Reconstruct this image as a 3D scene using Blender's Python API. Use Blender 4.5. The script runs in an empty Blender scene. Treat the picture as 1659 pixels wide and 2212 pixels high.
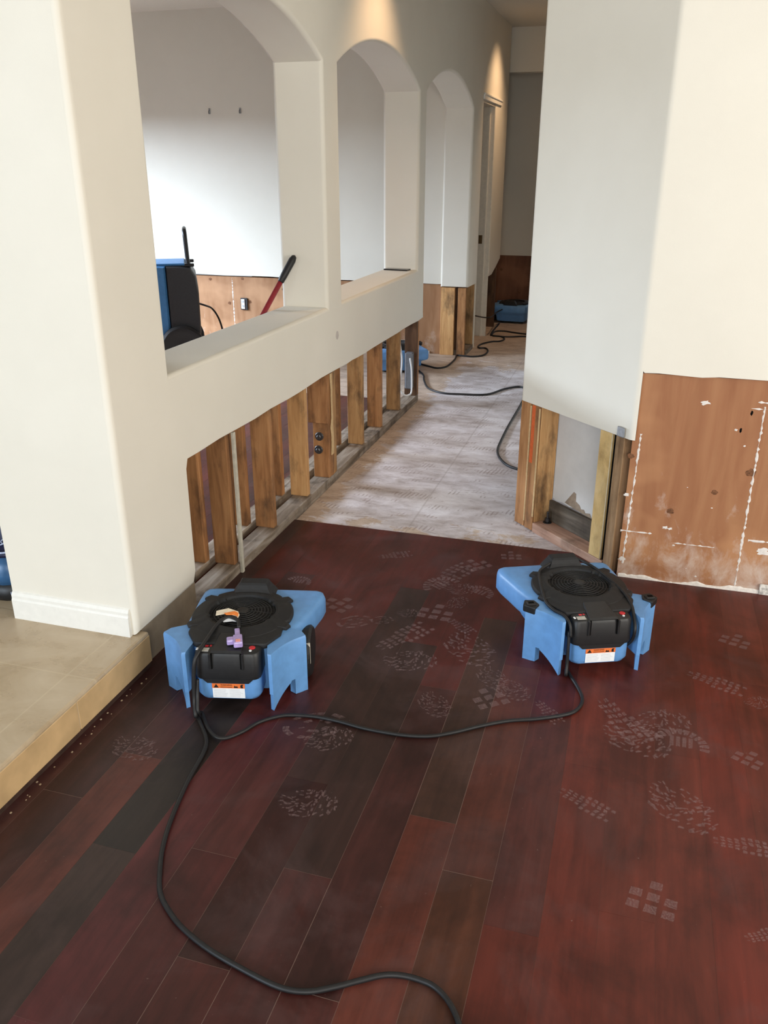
import bpy, bmesh, math, random
from mathutils import Vector, Matrix
from math import sin, cos, pi, radians

random.seed(7)
S = bpy.context.scene
COL = S.collection

# ------------------------------------------------------------------ camera
cam_d = bpy.data.cameras.new('camera')
cam = bpy.data.objects.new('camera', cam_d)
COL.objects.link(cam)
cam.location = (0, 0, 1.56)
cam.rotation_euler = (radians(90 - 22.303), 0, radians(16.633))
cam_d.sensor_fit = 'AUTO'
cam_d.sensor_width = 36.0
cam_d.lens = 1804.0 / 2212.0 * 36.0
cam_d.clip_start = 0.05
S.camera = cam

# ------------------------------------------------------------------ world, lights, exposure
world = bpy.data.worlds.new('world')
S.world = world
world.use_nodes = True
wb = world.node_tree.nodes['Background']
wb.inputs[0].default_value = (0.86, 0.93, 1.0, 1)
wb.inputs[1].default_value = 0.36


def area(name, loc, target, sx, sy, power, col):
    d = bpy.data.lights.new(name, 'AREA')
    d.shape = 'RECTANGLE'
    d.size, d.size_y = sx, sy
    d.energy = power
    d.color = col
    o = bpy.data.objects.new(name, d)
    COL.objects.link(o)
    o.location = loc
    o.rotation_euler = (Vector(target) - Vector(loc)).to_track_quat('-Z', 'Y').to_euler()
    return o


def spot(name, loc, target, power, col, ang, blend):
    d = bpy.data.lights.new(name, 'SPOT')
    d.energy = power
    d.color = col
    d.spot_size = radians(ang)
    d.spot_blend = blend
    d.shadow_soft_size = 0.08
    o = bpy.data.objects.new(name, d)
    COL.objects.link(o)
    o.location = loc
    o.rotation_euler = (Vector(target) - Vector(loc)).to_track_quat('-Z', 'Y').to_euler()
    return o


area('daylight_side_window', (3.20, 0.6, 1.55), (-1.4, 2.2, 0.9), 2.4, 1.7, 100, (1.0, 0.95, 0.86))
area('daylight_rear_windows', (0.9, -3.5, 1.8), (0.2, 3.2, 1.1), 2.6, 2.0, 142, (1.0, 0.965, 0.90))
area('daylight_entry_door', (-3.3, -3.0, 1.5), (-0.2, 3.4, 0.9), 1.6, 2.2, 150, (0.74, 0.87, 1.0))
area('daylight_dining_window', (-8.6, 4.7, 3.25), (-3.0, 6.9, 0.6), 3.4, 2.4, 2600, (0.70, 0.83, 1.0))
spot('hall_downlight_glow', (-0.96, 4.76, 2.81), (-1.46, 4.76, 1.75), 52, (1.0, 0.64, 0.36), 84, 1.0)
spot('hall_end_downlight_glow', (-0.94, 8.45, 2.81), (-1.46, 8.47, 1.8), 58, (1.0, 0.64, 0.36), 88, 1.0)

vs = S.view_settings
vs.view_transform = 'Standard'
vs.look = 'None'
vs.exposure = 0.0
vs.gamma = 1.0
vs.use_curve_mapping = False

# ------------------------------------------------------------------ material helpers


class NT:
    """small wrapper over a material node tree"""

    def __init__(s, name):
        s.m = bpy.data.materials.new(name)
        s.m.use_nodes = True
        s.t = s.m.node_tree
        s.bsdf = s.t.nodes['Principled BSDF']
        s.out = s.t.nodes['Material Output']
        s.tc = s.t.nodes.new('ShaderNodeTexCoord')

    def n(s, kind, **kw):
        x = s.t.nodes.new('ShaderNode' + kind)
        for k, v in kw.items():
            setattr(x, k, v)
        return x

    def l(s, a, b):
        s.t.links.new(a, b)

    def put(s, sock, v):
        if isinstance(v, bpy.types.NodeSocket):
            s.l(v, sock)
        else:
            sock.default_value = v

    def coord(s, scale=(1, 1, 1), rnd=False, loc=(0, 0, 0)):
        mp = s.n('Mapping')
        mp.inputs['Scale'].default_value = scale
        mp.inputs['Location'].default_value = loc
        s.l(s.tc.outputs['Object'], mp.inputs['Vector'])
        v = mp.outputs[0]
        if rnd:
            oi = s.n('ObjectInfo')
            mul = s.n('Math', operation='MULTIPLY')
            mul.inputs[1].default_value = 37.0
            s.l(oi.outputs['Random'], mul.inputs[0])
            ad = s.n('VectorMath', operation='ADD')
            s.l(v, ad.inputs[0])
            s.l(mul.outputs[0], ad.inputs[1])
            v = ad.outputs[0]
        return v

    def noise(s, vec, scale, detail=4, rough=0.55, dist=0.0):
        x = s.n('TexNoise')
        x.inputs['Scale'].default_value = scale
        x.inputs['Detail'].default_value = detail
        x.inputs['Roughness'].default_value = rough
        x.inputs['Distortion'].default_value = dist
        s.l(vec, x.inputs['Vector'])
        return x.outputs['Fac']

    def ramp(s, fac, stops, interp='LINEAR'):
        r = s.n('ValToRGB')
        r.color_ramp.interpolation = interp
        e = r.color_ramp.elements
        while len(e) > 1:
            e.remove(e[-1])
        for i, (p, c) in enumerate(stops):
            if not hasattr(c, '__len__'):
                c = (c, c, c)
            q = e[0] if i == 0 else e.new(p)
            q.position = p
            q.color = (c[0], c[1], c[2], 1)
        s.l(fac, r.inputs[0])
        return r.outputs[0]

    def mix(s, fac, a, b, mode='MIX'):
        x = s.n('Mix', data_type='RGBA', blend_type=mode)
        s.put(x.inputs[0], fac)
        for sock, v in ((x.inputs[6], a), (x.inputs[7], b)):
            if hasattr(v, '__len__') and not isinstance(v, bpy.types.NodeSocket) and len(v) == 3:
                v = (*v, 1)
            s.put(sock, v)
        return x.outputs[2]

    def math(s, op, a, b=0.0, clamp=False):
        x = s.n('Math', operation=op, use_clamp=clamp)
        s.put(x.inputs[0], a)
        s.put(x.inputs[1], b)
        return x.outputs[0]

    def bump(s, h, strength, dist=0.01):
        b = s.n('Bump')
        b.inputs['Strength'].default_value = strength
        b.inputs['Distance'].default_value = dist
        s.l(h, b.inputs['Height'])
        s.l(b.outputs[0], s.bsdf.inputs['Normal'])

    def done(s, col=None, rough=0.5, spec=None, metal=None):
        if col is not None:
            if not isinstance(col, bpy.types.NodeSocket) and len(col) == 3:
                col = (*col, 1)
            s.put(s.bsdf.inputs['Base Color'], col)
        s.put(s.bsdf.inputs['Roughness'], rough)
        if spec is not None:
            s.put(s.bsdf.inputs['Specular IOR Level'], spec)
        if metal is not None:
            s.put(s.bsdf.inputs['Metallic'], metal)
        return s.m


def plain(name, col, rough=0.5, spec=0.5, metal=0.0, nscale=60, amt=0.12, bump=0.0):
    t = NT(name)
    v = t.coord()
    f = t.noise(v, nscale, 3)
    lo = [c * (1 - amt) for c in col]
    hi = [min(1, c * (1 + amt)) for c in col]
    c = t.ramp(f, [(0.3, lo), (0.7, hi)])
    if bump:
        t.bump(f, bump, 0.004)
    return t.done(c, rough, spec, metal)


def mat_paint():
    t = NT('wall_paint')
    v = t.coord()
    f = t.noise(v, 3.0, 3)
    c = t.ramp(f, [(0.3, (0.74, 0.708, 0.622)), (0.7, (0.77, 0.738, 0.652))])
    g = t.noise(v, 240, 2)
    t.bump(g, 0.08, 0.002)
    return t.done(c, 0.6, 0.3)


def mat_wood(name, dark, mid, light, stain=0.5, grain=(14, 14, 1.4), along='z', rough=0.7, knots=False, mould=(0.035, 0.024, 0.018)):
    t = NT(name)
    sc = {'z': (grain[0], grain[1], grain[2]), 'y': (grain[0], grain[2], grain[1]), 'x': (grain[2], grain[0], grain[1])}[along]
    v = t.coord(sc, True)
    f = t.noise(v, 2.2, 6, 0.6, 0.6)
    c = t.ramp(f, [(0.25, dark), (0.5, mid), (0.78, light)])
    v2 = t.coord((1, 1, 0.45), True)
    s = t.noise(v2, 9.0, 5, 0.65)
    sm = t.ramp(s, [(0.50, 0), (0.72, stain)])
    c = t.mix(sm, c, mould)
    oi = t.n('ObjectInfo')
    br = t.math('MULTIPLY_ADD', oi.outputs['Random'], 0.5)
    br.node.inputs[2].default_value = 0.75
    vv = t.n('VectorMath', operation='SCALE')
    t.l(c, vv.inputs[0])
    t.l(br, vv.inputs['Scale'])
    t.bump(f, 0.25, 0.004)
    return t.done(vv.outputs[0], rough, 0.25)


def mat_plywood(name, base, deep, light, pale=0.0):
    """fir plywood sheathing: vertical grain, cathedral figure, plaster smears"""
    t = NT(name)
    v = t.coord((6.5, 6.5, 0.9))
    f = t.noise(v, 1.6, 6, 0.6, 0.9)
    c = t.ramp(f, [(0.25, deep), (0.5, base), (0.8, light)])
    v2 = t.coord((1, 1, 0.5))
    w = t.n('TexWave', wave_type='BANDS', bands_direction='X')
    w.inputs['Scale'].default_value = 4.0
    w.inputs['Distortion'].default_value = 9.0
    w.inputs['Detail'].default_value = 2.0
    w.inputs['Detail Scale'].default_value = 0.8
    t.l(v2, w.inputs['Vector'])
    c = t.mix(0.16, c, t.ramp(w.outputs['Fac'], [(0.0, deep), (1.0, light)]))
    # paler yellow figure in patches
    yl = t.noise(t.coord((1.1, 1.1, 1.6), loc=(2.3, 0, 1.1)), 2.0, 3, 0.5)
    c = t.mix(t.ramp(yl, [(0.52, 0), (0.66, 0.6)]), c, tuple(min(1, q * 1.25) for q in light))
    # whitish plaster residue, more of it low down
    v3 = t.coord((1.6, 1.6, 1.0))
    s = t.noise(v3, 5.5, 7, 0.72, 0.4)
    sep = t.n('SeparateXYZ')
    t.l(t.tc.outputs['Object'], sep.inputs[0])
    low = t.math('MULTIPLY_ADD', sep.outputs['Z'], -0.45)
    low.node.inputs[2].default_value = 0.1 + pale
    s2 = t.math('ADD', s, low)
    sm = t.ramp(s2, [(0.58, 0), (0.80, 0.6)])
    c = t.mix(sm, c, (0.66, 0.58, 0.52))
    t.bump(f, 0.12, 0.003)
    return t.done(c, 0.6, 0.3)


def mat_floor():
    t = NT('dark_red_hardwood')
    at = t.n('VertexColor', layer_name='plank_tint')
    v = t.coord((20, 1.6, 1))
    f = t.noise(v, 2.0, 6, 0.6, 0.5)
    k = t.ramp(f, [(0.25, 0.46), (0.75, 0.84)])
    c = t.mix(1.0, at.outputs['Color'], k, 'MULTIPLY')
    # thin dust film, patchy
    v2 = t.coord((1, 1, 1))
    d = t.noise(v2, 2.6, 7, 0.68, 0.6)
    g = t.noise(t.coord((1.3, 0.8, 1), loc=(5, 2, 0)), 3.2, 6, 0.66, 0.4)
    gm = t.ramp(g, [(0.36, 0.52), (0.58, 1.0)])
    c = t.mix(1.0, c, gm, 'MULTIPLY')
    dm = t.ramp(d, [(0.50, 0), (0.78, 0.5)])
    c = t.mix(dm, c, (0.10, 0.062, 0.062))
    d2 = t.noise(v2, 90, 2)
    sp = t.ramp(d2, [(0.74, 0), (0.80, 0.35)])
    c = t.mix(sp, c, (0.35, 0.28, 0.25))
    r = t.ramp(d, [(0.3, 0.34), (0.75, 0.56)])
    t.bump(f, 0.06, 0.002)
    return t.done(c, r, 0.32)


def mat_subfloor():
    t = NT('scraped_subfloor')
    sep = t.n('SeparateXYZ')
    t.l(t.tc.outputs['Object'], sep.inputs[0])
    big = t.noise(t.coord((0.9, 1.25, 1)), 2.0, 3, 0.5, 0.4)
    fine = t.noise(t.coord((0.8, 1.5, 1)), 7.0, 10, 0.72, 0.3)
    mixf = t.math('MULTIPLY_ADD', fine, 0.62)
    t.l(t.math('MULTIPLY', big, 0.42), mixf.node.inputs[2])
    c = t.ramp(mixf, [(0.36, (0.30, 0.245, 0.225)), (0.45, (0.45, 0.395, 0.385)), (0.53, (0.58, 0.53, 0.535)), (0.64, (0.74, 0.705, 0.72))])
    # bare tan board where the levelling coat is gone: along the plate, near the cut edge, far down the hall
    g = t.noise(t.coord((1, 1.3, 1)), 4.6, 9, 0.74, 0.25)
    ex = t.math('MULTIPLY_ADD', sep.outputs['X'], -2.0)
    ex.node.inputs[2].default_value = -2.72
    ex = t.math('MAXIMUM', ex, -0.12)
    ey = t.math('MULTIPLY_ADD', sep.outputs['Y'], 0.55)
    ey.node.inputs[2].default_value = -3.85
    ey = t.math('MINIMUM', ey, 0.5)
    en = t.math('MULTIPLY_ADD', sep.outputs['Y'], -0.55)
    en.node.inputs[2].default_value = 1.96
    e = t.math('MAXIMUM', t.math('MAXIMUM', ex, ey), en)
    s = t.math('ADD', g, e)
    tm = t.ramp(s, [(0.53, 0), (0.57, 0.85)])
    tan = t.ramp(fine, [(0.35, (0.36, 0.25, 0.17)), (0.65, (0.60, 0.47, 0.36))])
    c = t.mix(tm, c, tan)
    # trowel combing in two directions
    for i, (ang, sc, loc, th) in enumerate(((0.15, 30.0, (3, 7, 0), 0.55), (1.35, 24.0, (9, 1, 0), 0.58))):
        mp = t.n('Mapping')
        mp.inputs['Rotation'].default_value = (0, 0, ang)
        t.l(t.tc.outputs['Object'], mp.inputs['Vector'])
        w = t.n('TexWave', wave_type='BANDS', bands_direction='X')
        w.inputs['Scale'].default_value = sc / 2
        w.inputs['Distortion'].default_value = 2.5
        w.inputs['Detail'].default_value = 3.0
        w.inputs['Detail Scale'].default_value = 1.0
        t.l(mp.outputs[0], w.inputs['Vector'])
        zone = t.ramp(t.noise(t.coord((1, 1.6, 1), loc=loc), 5.0, 5, 0.65), [(th, 0), (th + .05, 0.55)])
        wm = t.math('MULTIPLY', t.ramp(w.outputs['Fac'], [(0.62, 0), (0.74, 1)]), zone)
        c = t.mix(wm, c, (0.27, 0.20, 0.18))
    # dark smudges
    dk = t.noise(t.coord((0.8, 2.6, 1), loc=(1, 4, 0)), 6.0, 8, 0.7, 0.5)
    c = t.mix(t.ramp(dk, [(0.60, 0), (0.70, 0.6)]), c, (0.25, 0.21, 0.20))
    # board joint running down the hall
    jx = t.math('ABSOLUTE', t.math('ADD', sep.outputs['X'], 0.93))
    jm = t.ramp(jx, [(0.002, 0.4), (0.005, 0)])
    c = t.mix(jm, c, (0.25, 0.2, 0.18))
    t.bump(fine, 0.3, 0.006)
    return t.done(c, 0.55, 0.35)


def mat_tile():
    t = NT('travertine_tile')
    v = t.coord((1, 1.4, 1))
    f = t.noise(v, 4.0, 8, 0.65, 0.8)
    c = t.ramp(f, [(0.28, (0.36, 0.26, 0.15)), (0.5, (0.46, 0.355, 0.23)), (0.74, (0.56, 0.46, 0.33))])
    p = t.noise(t.coord(), 45, 4, 0.7)
    c = t.mix(t.ramp(p, [(0.24, 0.7), (0.32, 0)]), c, (0.22, 0.15, 0.08))
    sep = t.n('SeparateXYZ')
    t.l(t.tc.outputs['Object'], sep.inputs[0])
    a = t.math('ABSOLUTE', t.math('ADD', sep.outputs['X'], 1.545))
    b = t.math('ABSOLUTE', t.math('SUBTRACT', t.math('FLOORED_MODULO', t.math('ADD', sep.outputs['Y'], 0.27), 0.46), 0.23))
    m = t.math('MINIMUM', a, b)
    line = t.ramp(m, [(0.001, 0.32), (0.003, 0)])
    c = t.mix(line, c, (0.72, 0.62, 0.44))
    t.bump(f, 0.15, 0.004)
    r = t.ramp(f, [(0.3, 0.16), (0.7, 0.42)])
    return t.done(c, r, 0.6)


def mat_dust():
    t = NT('dust_print')
    f = t.noise(t.coord(), 26, 5, 0.7)
    a = t.ramp(f, [(0.32, 0.0), (0.66, 0.38)])
    d = t.n('BsdfDiffuse')
    d.inputs[0].default_value = (0.37, 0.25, 0.25, 1)
    tr = t.n('BsdfTransparent')
    mx = t.n('MixShader')
    t.l(a, mx.inputs[0])
    t.l(tr.outputs[0], mx.inputs[1])
    t.l(d.outputs[0], mx.inputs[2])
    t.l(mx.outputs[0], t.out.inputs['Surface'])
    return t.m


PAINT = mat_paint()
CEIL = plain('ceiling_paint', (0.70, 0.66, 0.58), 0.8, 0.2, nscale=120, amt=0.04)
TRIM = plain('trim_white', (0.80, 0.79, 0.74), 0.4, 0.4, nscale=40, amt=0.03)
DOORW = plain('cream_door_paint', (0.72, 0.66, 0.55), 0.45, 0.4, nscale=40, amt=0.05)
STUD = mat_wood('stud_pine', (0.19, 0.08, 0.03), (0.38, 0.18, 0.072), (0.54, 0.29, 0.125), 0.8)
STUDY = mat_wood('stud_pine_pale', (0.29, 0.14, 0.05), (0.48, 0.265, 0.11), (0.62, 0.39, 0.18), 0.85)
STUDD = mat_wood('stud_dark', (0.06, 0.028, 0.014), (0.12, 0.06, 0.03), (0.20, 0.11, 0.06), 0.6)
STUDB = mat_wood('stud_brown', (0.18, 0.10, 0.05), (0.33, 0.205, 0.11), (0.50, 0.34, 0.20), 0.6)
PLATE = mat_wood('plate_weathered', (0.13, 0.095, 0.065), (0.28, 0.22, 0.165), (0.52, 0.46, 0.39), 0.85, along='y')
PLATER = mat_wood('plate_reddish', (0.20, 0.11, 0.075), (0.34, 0.20, 0.14), (0.48, 0.34, 0.26), 0.5, along='x')
OSB = mat_wood('strand_board', (0.36, 0.23, 0.09), (0.56, 0.39, 0.17), (0.70, 0.54, 0.29), 0.4, grain=(5, 5, 3))
SPLIT = plain('splintered_wood', (0.58, 0.41, 0.22), 0.7, 0.2)
ORANGE = plain('orange_marking_paint', (0.62, 0.12, 0.03), 0.6, 0.3)
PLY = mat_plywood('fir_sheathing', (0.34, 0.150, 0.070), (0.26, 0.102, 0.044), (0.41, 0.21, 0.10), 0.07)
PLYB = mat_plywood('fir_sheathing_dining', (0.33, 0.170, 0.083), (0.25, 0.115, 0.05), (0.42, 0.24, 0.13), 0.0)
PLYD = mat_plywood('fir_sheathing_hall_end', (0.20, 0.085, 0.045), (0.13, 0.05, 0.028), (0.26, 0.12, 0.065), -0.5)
PLASTER = plain('plaster_smear', (0.74, 0.70, 0.66), 0.8, 0.2, nscale=90, amt=0.12)
KNOT = plain('pine_knot', (0.17, 0.075, 0.036), 0.7, 0.2, nscale=140, amt=0.45)
BACKDRY = plain('drywall_back_paper', (0.62, 0.60, 0.575), 0.85, 0.2, nscale=12, amt=0.05)
TORN = plain('torn_brown_paper', (0.30, 0.23, 0.17), 0.9, 0.1, nscale=40, amt=0.2)
MOULDY = mat_wood('mouldy_block', (0.035, 0.028, 0.02), (0.085, 0.068, 0.05), (0.16, 0.13, 0.10), 0.6, along='x')
FLOOR = mat_floor()
SUBF = mat_subfloor()
TILE = mat_tile()
TILER = plain('riser_travertine', (0.56, 0.385, 0.20), 0.4, 0.45, nscale=9, amt=0.16, bump=0.1)
DUST = mat_dust()
UNDER = plain('floor_joint_dust', (0.19, 0.13, 0.11), 0.9, 0.1)
RISERB = plain('riser_board', (0.33, 0.26, 0.18), 0.7, 0.3, nscale=14, amt=0.15)
DARKSTRIP = plain('dark_floor_edge', (0.05, 0.027, 0.02), 0.6, 0.3, nscale=20, amt=0.4)
BLUE = plain('blue_plastic', (0.125, 0.30, 0.60), 0.42, 0.45, nscale=30, amt=0.08, bump=0.05)
BLUED = plain('dehumidifier_blue_plastic', (0.06, 0.21, 0.45), 0.45, 0.4, nscale=30, amt=0.08)
BLACK = plain('black_plastic', (0.013, 0.013, 0.014), 0.42, 0.45, nscale=60, amt=0.2, bump=0.05)
BLACKM = plain('charcoal_plastic', (0.015, 0.015, 0.016), 0.6, 0.35, nscale=60, amt=0.2)
RUBBER = plain('black_rubber', (0.010, 0.010, 0.011), 0.5, 0.45, nscale=80, amt=0.2)
HOLE = plain('recess_shade_black', (0.004, 0.004, 0.004), 0.9, 0.05)  # near-black that paints shade into gaps, slots and holes
WHITE = plain('label_white', (0.78, 0.80, 0.82), 0.5, 0.3, nscale=90, amt=0.03)
GREYINK = plain('label_grey_ink', (0.48, 0.50, 0.53), 0.6, 0.2)
LABORANGE = plain('label_orange', (0.72, 0.17, 0.04), 0.5, 0.3)
INK = plain('label_black_ink', (0.012, 0.012, 0.012), 0.6, 0.2)
REDB = plain('red_button', (0.55, 0.02, 0.03), 0.4, 0.5)
REDT = plain('red_enamel', (0.26, 0.018, 0.028), 0.4, 0.5)
STEEL = plain('dark_steel', (0.09, 0.09, 0.095), 0.4, 0.5, 0.8)
GALV = plain('galvanised_steel', (0.40, 0.41, 0.42), 0.4, 0.5, 0.8)
CLEAR = plain('lit_violet_plastic', (0.42, 0.32, 0.62), 0.25, 0.6, nscale=60, amt=0.2)
PAPER = plain('tag_paper', (0.78, 0.68, 0.52), 0.8, 0.2)
NAVY = plain('navy_film', (0.012, 0.017, 0.055), 0.25, 0.5)
BANDB = plain('blue_film', (0.03, 0.11, 0.25), 0.3, 0.5, nscale=12, amt=0.3)
PALEB = plain('pale_print', (0.42, 0.48, 0.66), 0.4, 0.4)
GLASS_BLACK = plain('phone_black', (0.006, 0.006, 0.007), 0.15, 0.5)
COPPER = plain('brass_strike', (0.12, 0.075, 0.03), 0.4, 0.5, 0.6)

# ------------------------------------------------------------------ mesh helpers


def link(name, bm, mat, parent=None, smooth=False, loc=None):
    bmesh.ops.recalc_face_normals(bm, faces=bm.faces[:])
    me = bpy.data.meshes.new(name)
    bm.to_mesh(me)
    bm.free()
    o = bpy.data.objects.new(name, me)
    COL.objects.link(o)
    if not isinstance(mat, (list, tuple)):
        mat = [mat]
    for m in mat:
        me.materials.append(m)
    if smooth:
        for p in me.polygons:
            p.use_smooth = True
    if loc is not None:
        o.location = loc
    if parent is not None:
        o.parent = parent
    return o


def tag(o, label, cat, group=None, kind=None):
    if label:
        o['label'] = label
    if cat:
        o['category'] = cat
    if group:
        o['group'] = group
    if kind:
        o['kind'] = kind
    return o


def struct(o):
    o['kind'] = 'structure'
    return o


def thing(name, label, cat, loc=(0, 0, 0), rz=0.0, group=None):
    o = bpy.data.objects.new(name, None)
    o.empty_display_size = 0.05
    COL.objects.link(o)
    o.location = loc
    o.rotation_euler = (0, 0, rz)
    return tag(o, label, cat, group)


def copy_tree(o, parent=None):
    c = o.copy()
    COL.objects.link(c)
    if parent is not None:
        c.parent = parent
        c.matrix_parent_inverse = o.matrix_parent_inverse
    for ch in list(o.children):
        copy_tree(ch, c)
    return c


def box(bm, x0, x1, y0, y1, z0, z1, bev=0.0, seg=1, mi=0):
    b = bmesh.new()
    vs_ = [b.verts.new((x, y, z)) for z in (z0, z1) for (x, y) in ((x0, y0), (x1, y0), (x1, y1), (x0, y1))]
    for f in ((0, 3, 2, 1), (4, 5, 6, 7), (0, 1, 5, 4), (1, 2, 6, 5), (2, 3, 7, 6), (3, 0, 4, 7)):
        b.faces.new([vs_[i] for i in f])
    if bev:
        bmesh.ops.bevel(b, geom=b.edges[:], offset=bev, segments=seg, affect='EDGES', profile=0.5)
    join(bm, b, mi)


def join(bm, b, mi=0):
    b.verts.index_update()
    m = [bm.verts.new(v.co) for v in b.verts]
    for f in b.faces:
        try:
            nf = bm.faces.new([m[v.index] for v in f.verts])
            nf.material_index = mi
            nf.smooth = f.smooth
        except ValueError:
            pass
    b.free()


def boxm(*a, bev=0.0, seg=1):
    bm = bmesh.new()
    box(bm, *a, bev=bev, seg=seg)
    return bm


def loft(bm, loops, cap0=True, cap1=True, mi=0, closed=True):
    rows = [[bm.verts.new(p) for p in lp] for lp in loops]
    n = len(rows[0])
    for a, b in zip(rows, rows[1:]):
        for i in range(n if closed else n - 1):
            j = (i + 1) % n
            try:
                f = bm.faces.new((a[i], a[j], b[j], b[i]))
                f.material_index = mi
            except ValueError:
                pass
    for flag, r in ((cap0, rows[0]), (cap1, rows[-1])):
        if flag:
            f = bm.faces.new(r)
            f.material_index = mi
            f.normal_update()
            bmesh.ops.triangulate(bm, faces=[f], ngon_method='EAR_CLIP')
    return rows


def prism(bm, poly, z0, z1, bev=0.0, seg=1, mi=0):
    b = bmesh.new()
    loft(b, [[(x, y, z0) for x, y in poly], [(x, y, z1) for x, y in poly]])
    bmesh.ops.recalc_face_normals(b, faces=b.faces[:])
    if bev:
        ed = [e for e in b.edges if e.is_manifold and e.calc_face_angle(0) > 0.5]
        bmesh.ops.bevel(b, geom=ed, offset=bev, segments=seg, affect='EDGES', profile=0.5)
    join(bm, b, mi)


def bpy_smooth(o, deg):
    """smooth shade with sharp edges kept above an angle"""
    me = o.data
    bm = bmesh.new()
    bm.from_mesh(me)
    for f in bm.faces:
        f.smooth = True
    for e in bm.edges:
        if len(e.link_faces) == 2 and e.calc_face_angle(0) > radians(deg):
            e.smooth = False
    bm.to_mesh(me)
    bm.free()


def xf(bm, M):
    bmesh.ops.transform(bm, matrix=M, verts=bm.verts[:])
    return bm


def smooth_path(pts, sub=6):
    pts = [Vector(p) for p in pts]
    P = [2 * pts[0] - pts[1]] + pts + [2 * pts[-1] - pts[-2]]
    out = []
    for i in range(1, len(P) - 2):
        p0, p1, p2, p3 = P[i - 1:i + 3]
        for k in range(sub):
            t = k / sub
            out.append(0.5 * ((2 * p1) + (-p0 + p2) * t + (2 * p0 - 5 * p1 + 4 * p2 - p3) * t * t + (-p0 + 3 * p1 - 3 * p2 + p3) * t ** 3))
    out.append(pts[-1])
    return out


def tube(bm, pts, r, n=8, sub=6, mi=0, closed=False):
    path = smooth_path(pts, sub) if sub else [Vector(p) for p in pts]
    rows = []
    up = Vector((0, 0, 1))
    nrm = None
    N = len(path)
    for i, p in enumerate(path):
        if closed:
            d = path[(i + 1) % N] - path[(i - 1) % N]
        else:
            d = path[min(i + 1, N - 1)] - path[max(i - 1, 0)]
        d.normalize()
        if nrm is None:
            nrm = d.orthogonal().normalized()
        else:
            nrm = (nrm - d * nrm.dot(d))
            nrm = nrm.normalized() if nrm.length > 1e-6 else d.orthogonal().normalized()
        b = d.cross(nrm)
        rr = r[min(i, len(r) - 1)] if hasattr(r, '__len__') else r
        rows.append([p + (nrm * cos(2 * pi * k / n) + b * sin(2 * pi * k / n)) * rr for k in range(n)])
    if closed:
        rows.append(rows[0])
    loft(bm, rows, not closed, not closed, mi)


def ring(bm, c, R, r, n=40, m=6, mi=0, axis='z'):
    rows = []
    for i in range(n):
        a = 2 * pi * i / n
        row = []
        for k in range(m):
            q = 2 * pi * k / m
            x, y, z = (R + r * cos(q)) * cos(a), (R + r * cos(q)) * sin(a), r * sin(q)
            p = (x, y, z) if axis == 'z' else ((z, x, y) if axis == 'x' else (x, z, y))
            row.append((c[0] + p[0], c[1] + p[1], c[2] + p[2]))
        rows.append(row)
    rows.append(rows[0])
    loft(bm, rows, False, False, mi)


def lathe(bm, prof, c=(0, 0, 0), n=32, axis='z', mi=0, cap=True):
    rows = []
    for (r, h) in prof:
        row = []
        for i in range(n):
            a = 2 * pi * i / n
            x, y, z = r * cos(a), r * sin(a), h
            p = (x, y, z) if axis == 'z' else ((z, x, y) if axis == 'x' else (x, z, y))
            row.append((c[0] + p[0], c[1] + p[1], c[2] + p[2]))
        rows.append(row)
    loft(bm, rows, cap, cap, mi)


def text_mesh(name, s, size, mat, parent, M, depth=0.0004):
    cu = bpy.data.curves.new(name, 'FONT')
    cu.body = s
    cu.size = size
    cu.align_x = 'CENTER'
    cu.align_y = 'CENTER'
    cu.extrude = depth
    tmp = bpy.data.objects.new(name + '_src', cu)
    COL.objects.link(tmp)
    dg = bpy.context.evaluated_depsgraph_get()
    dg.update()
    me = bpy.data.meshes.new_from_object(tmp.evaluated_get(dg))
    bpy.data.objects.remove(tmp)
    me.transform(M)
    o = bpy.data.objects.new(name, me)
    me.materials.clear()
    me.materials.append(mat)
    COL.objects.link(o)
    o.parent = parent
    return o


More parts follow.
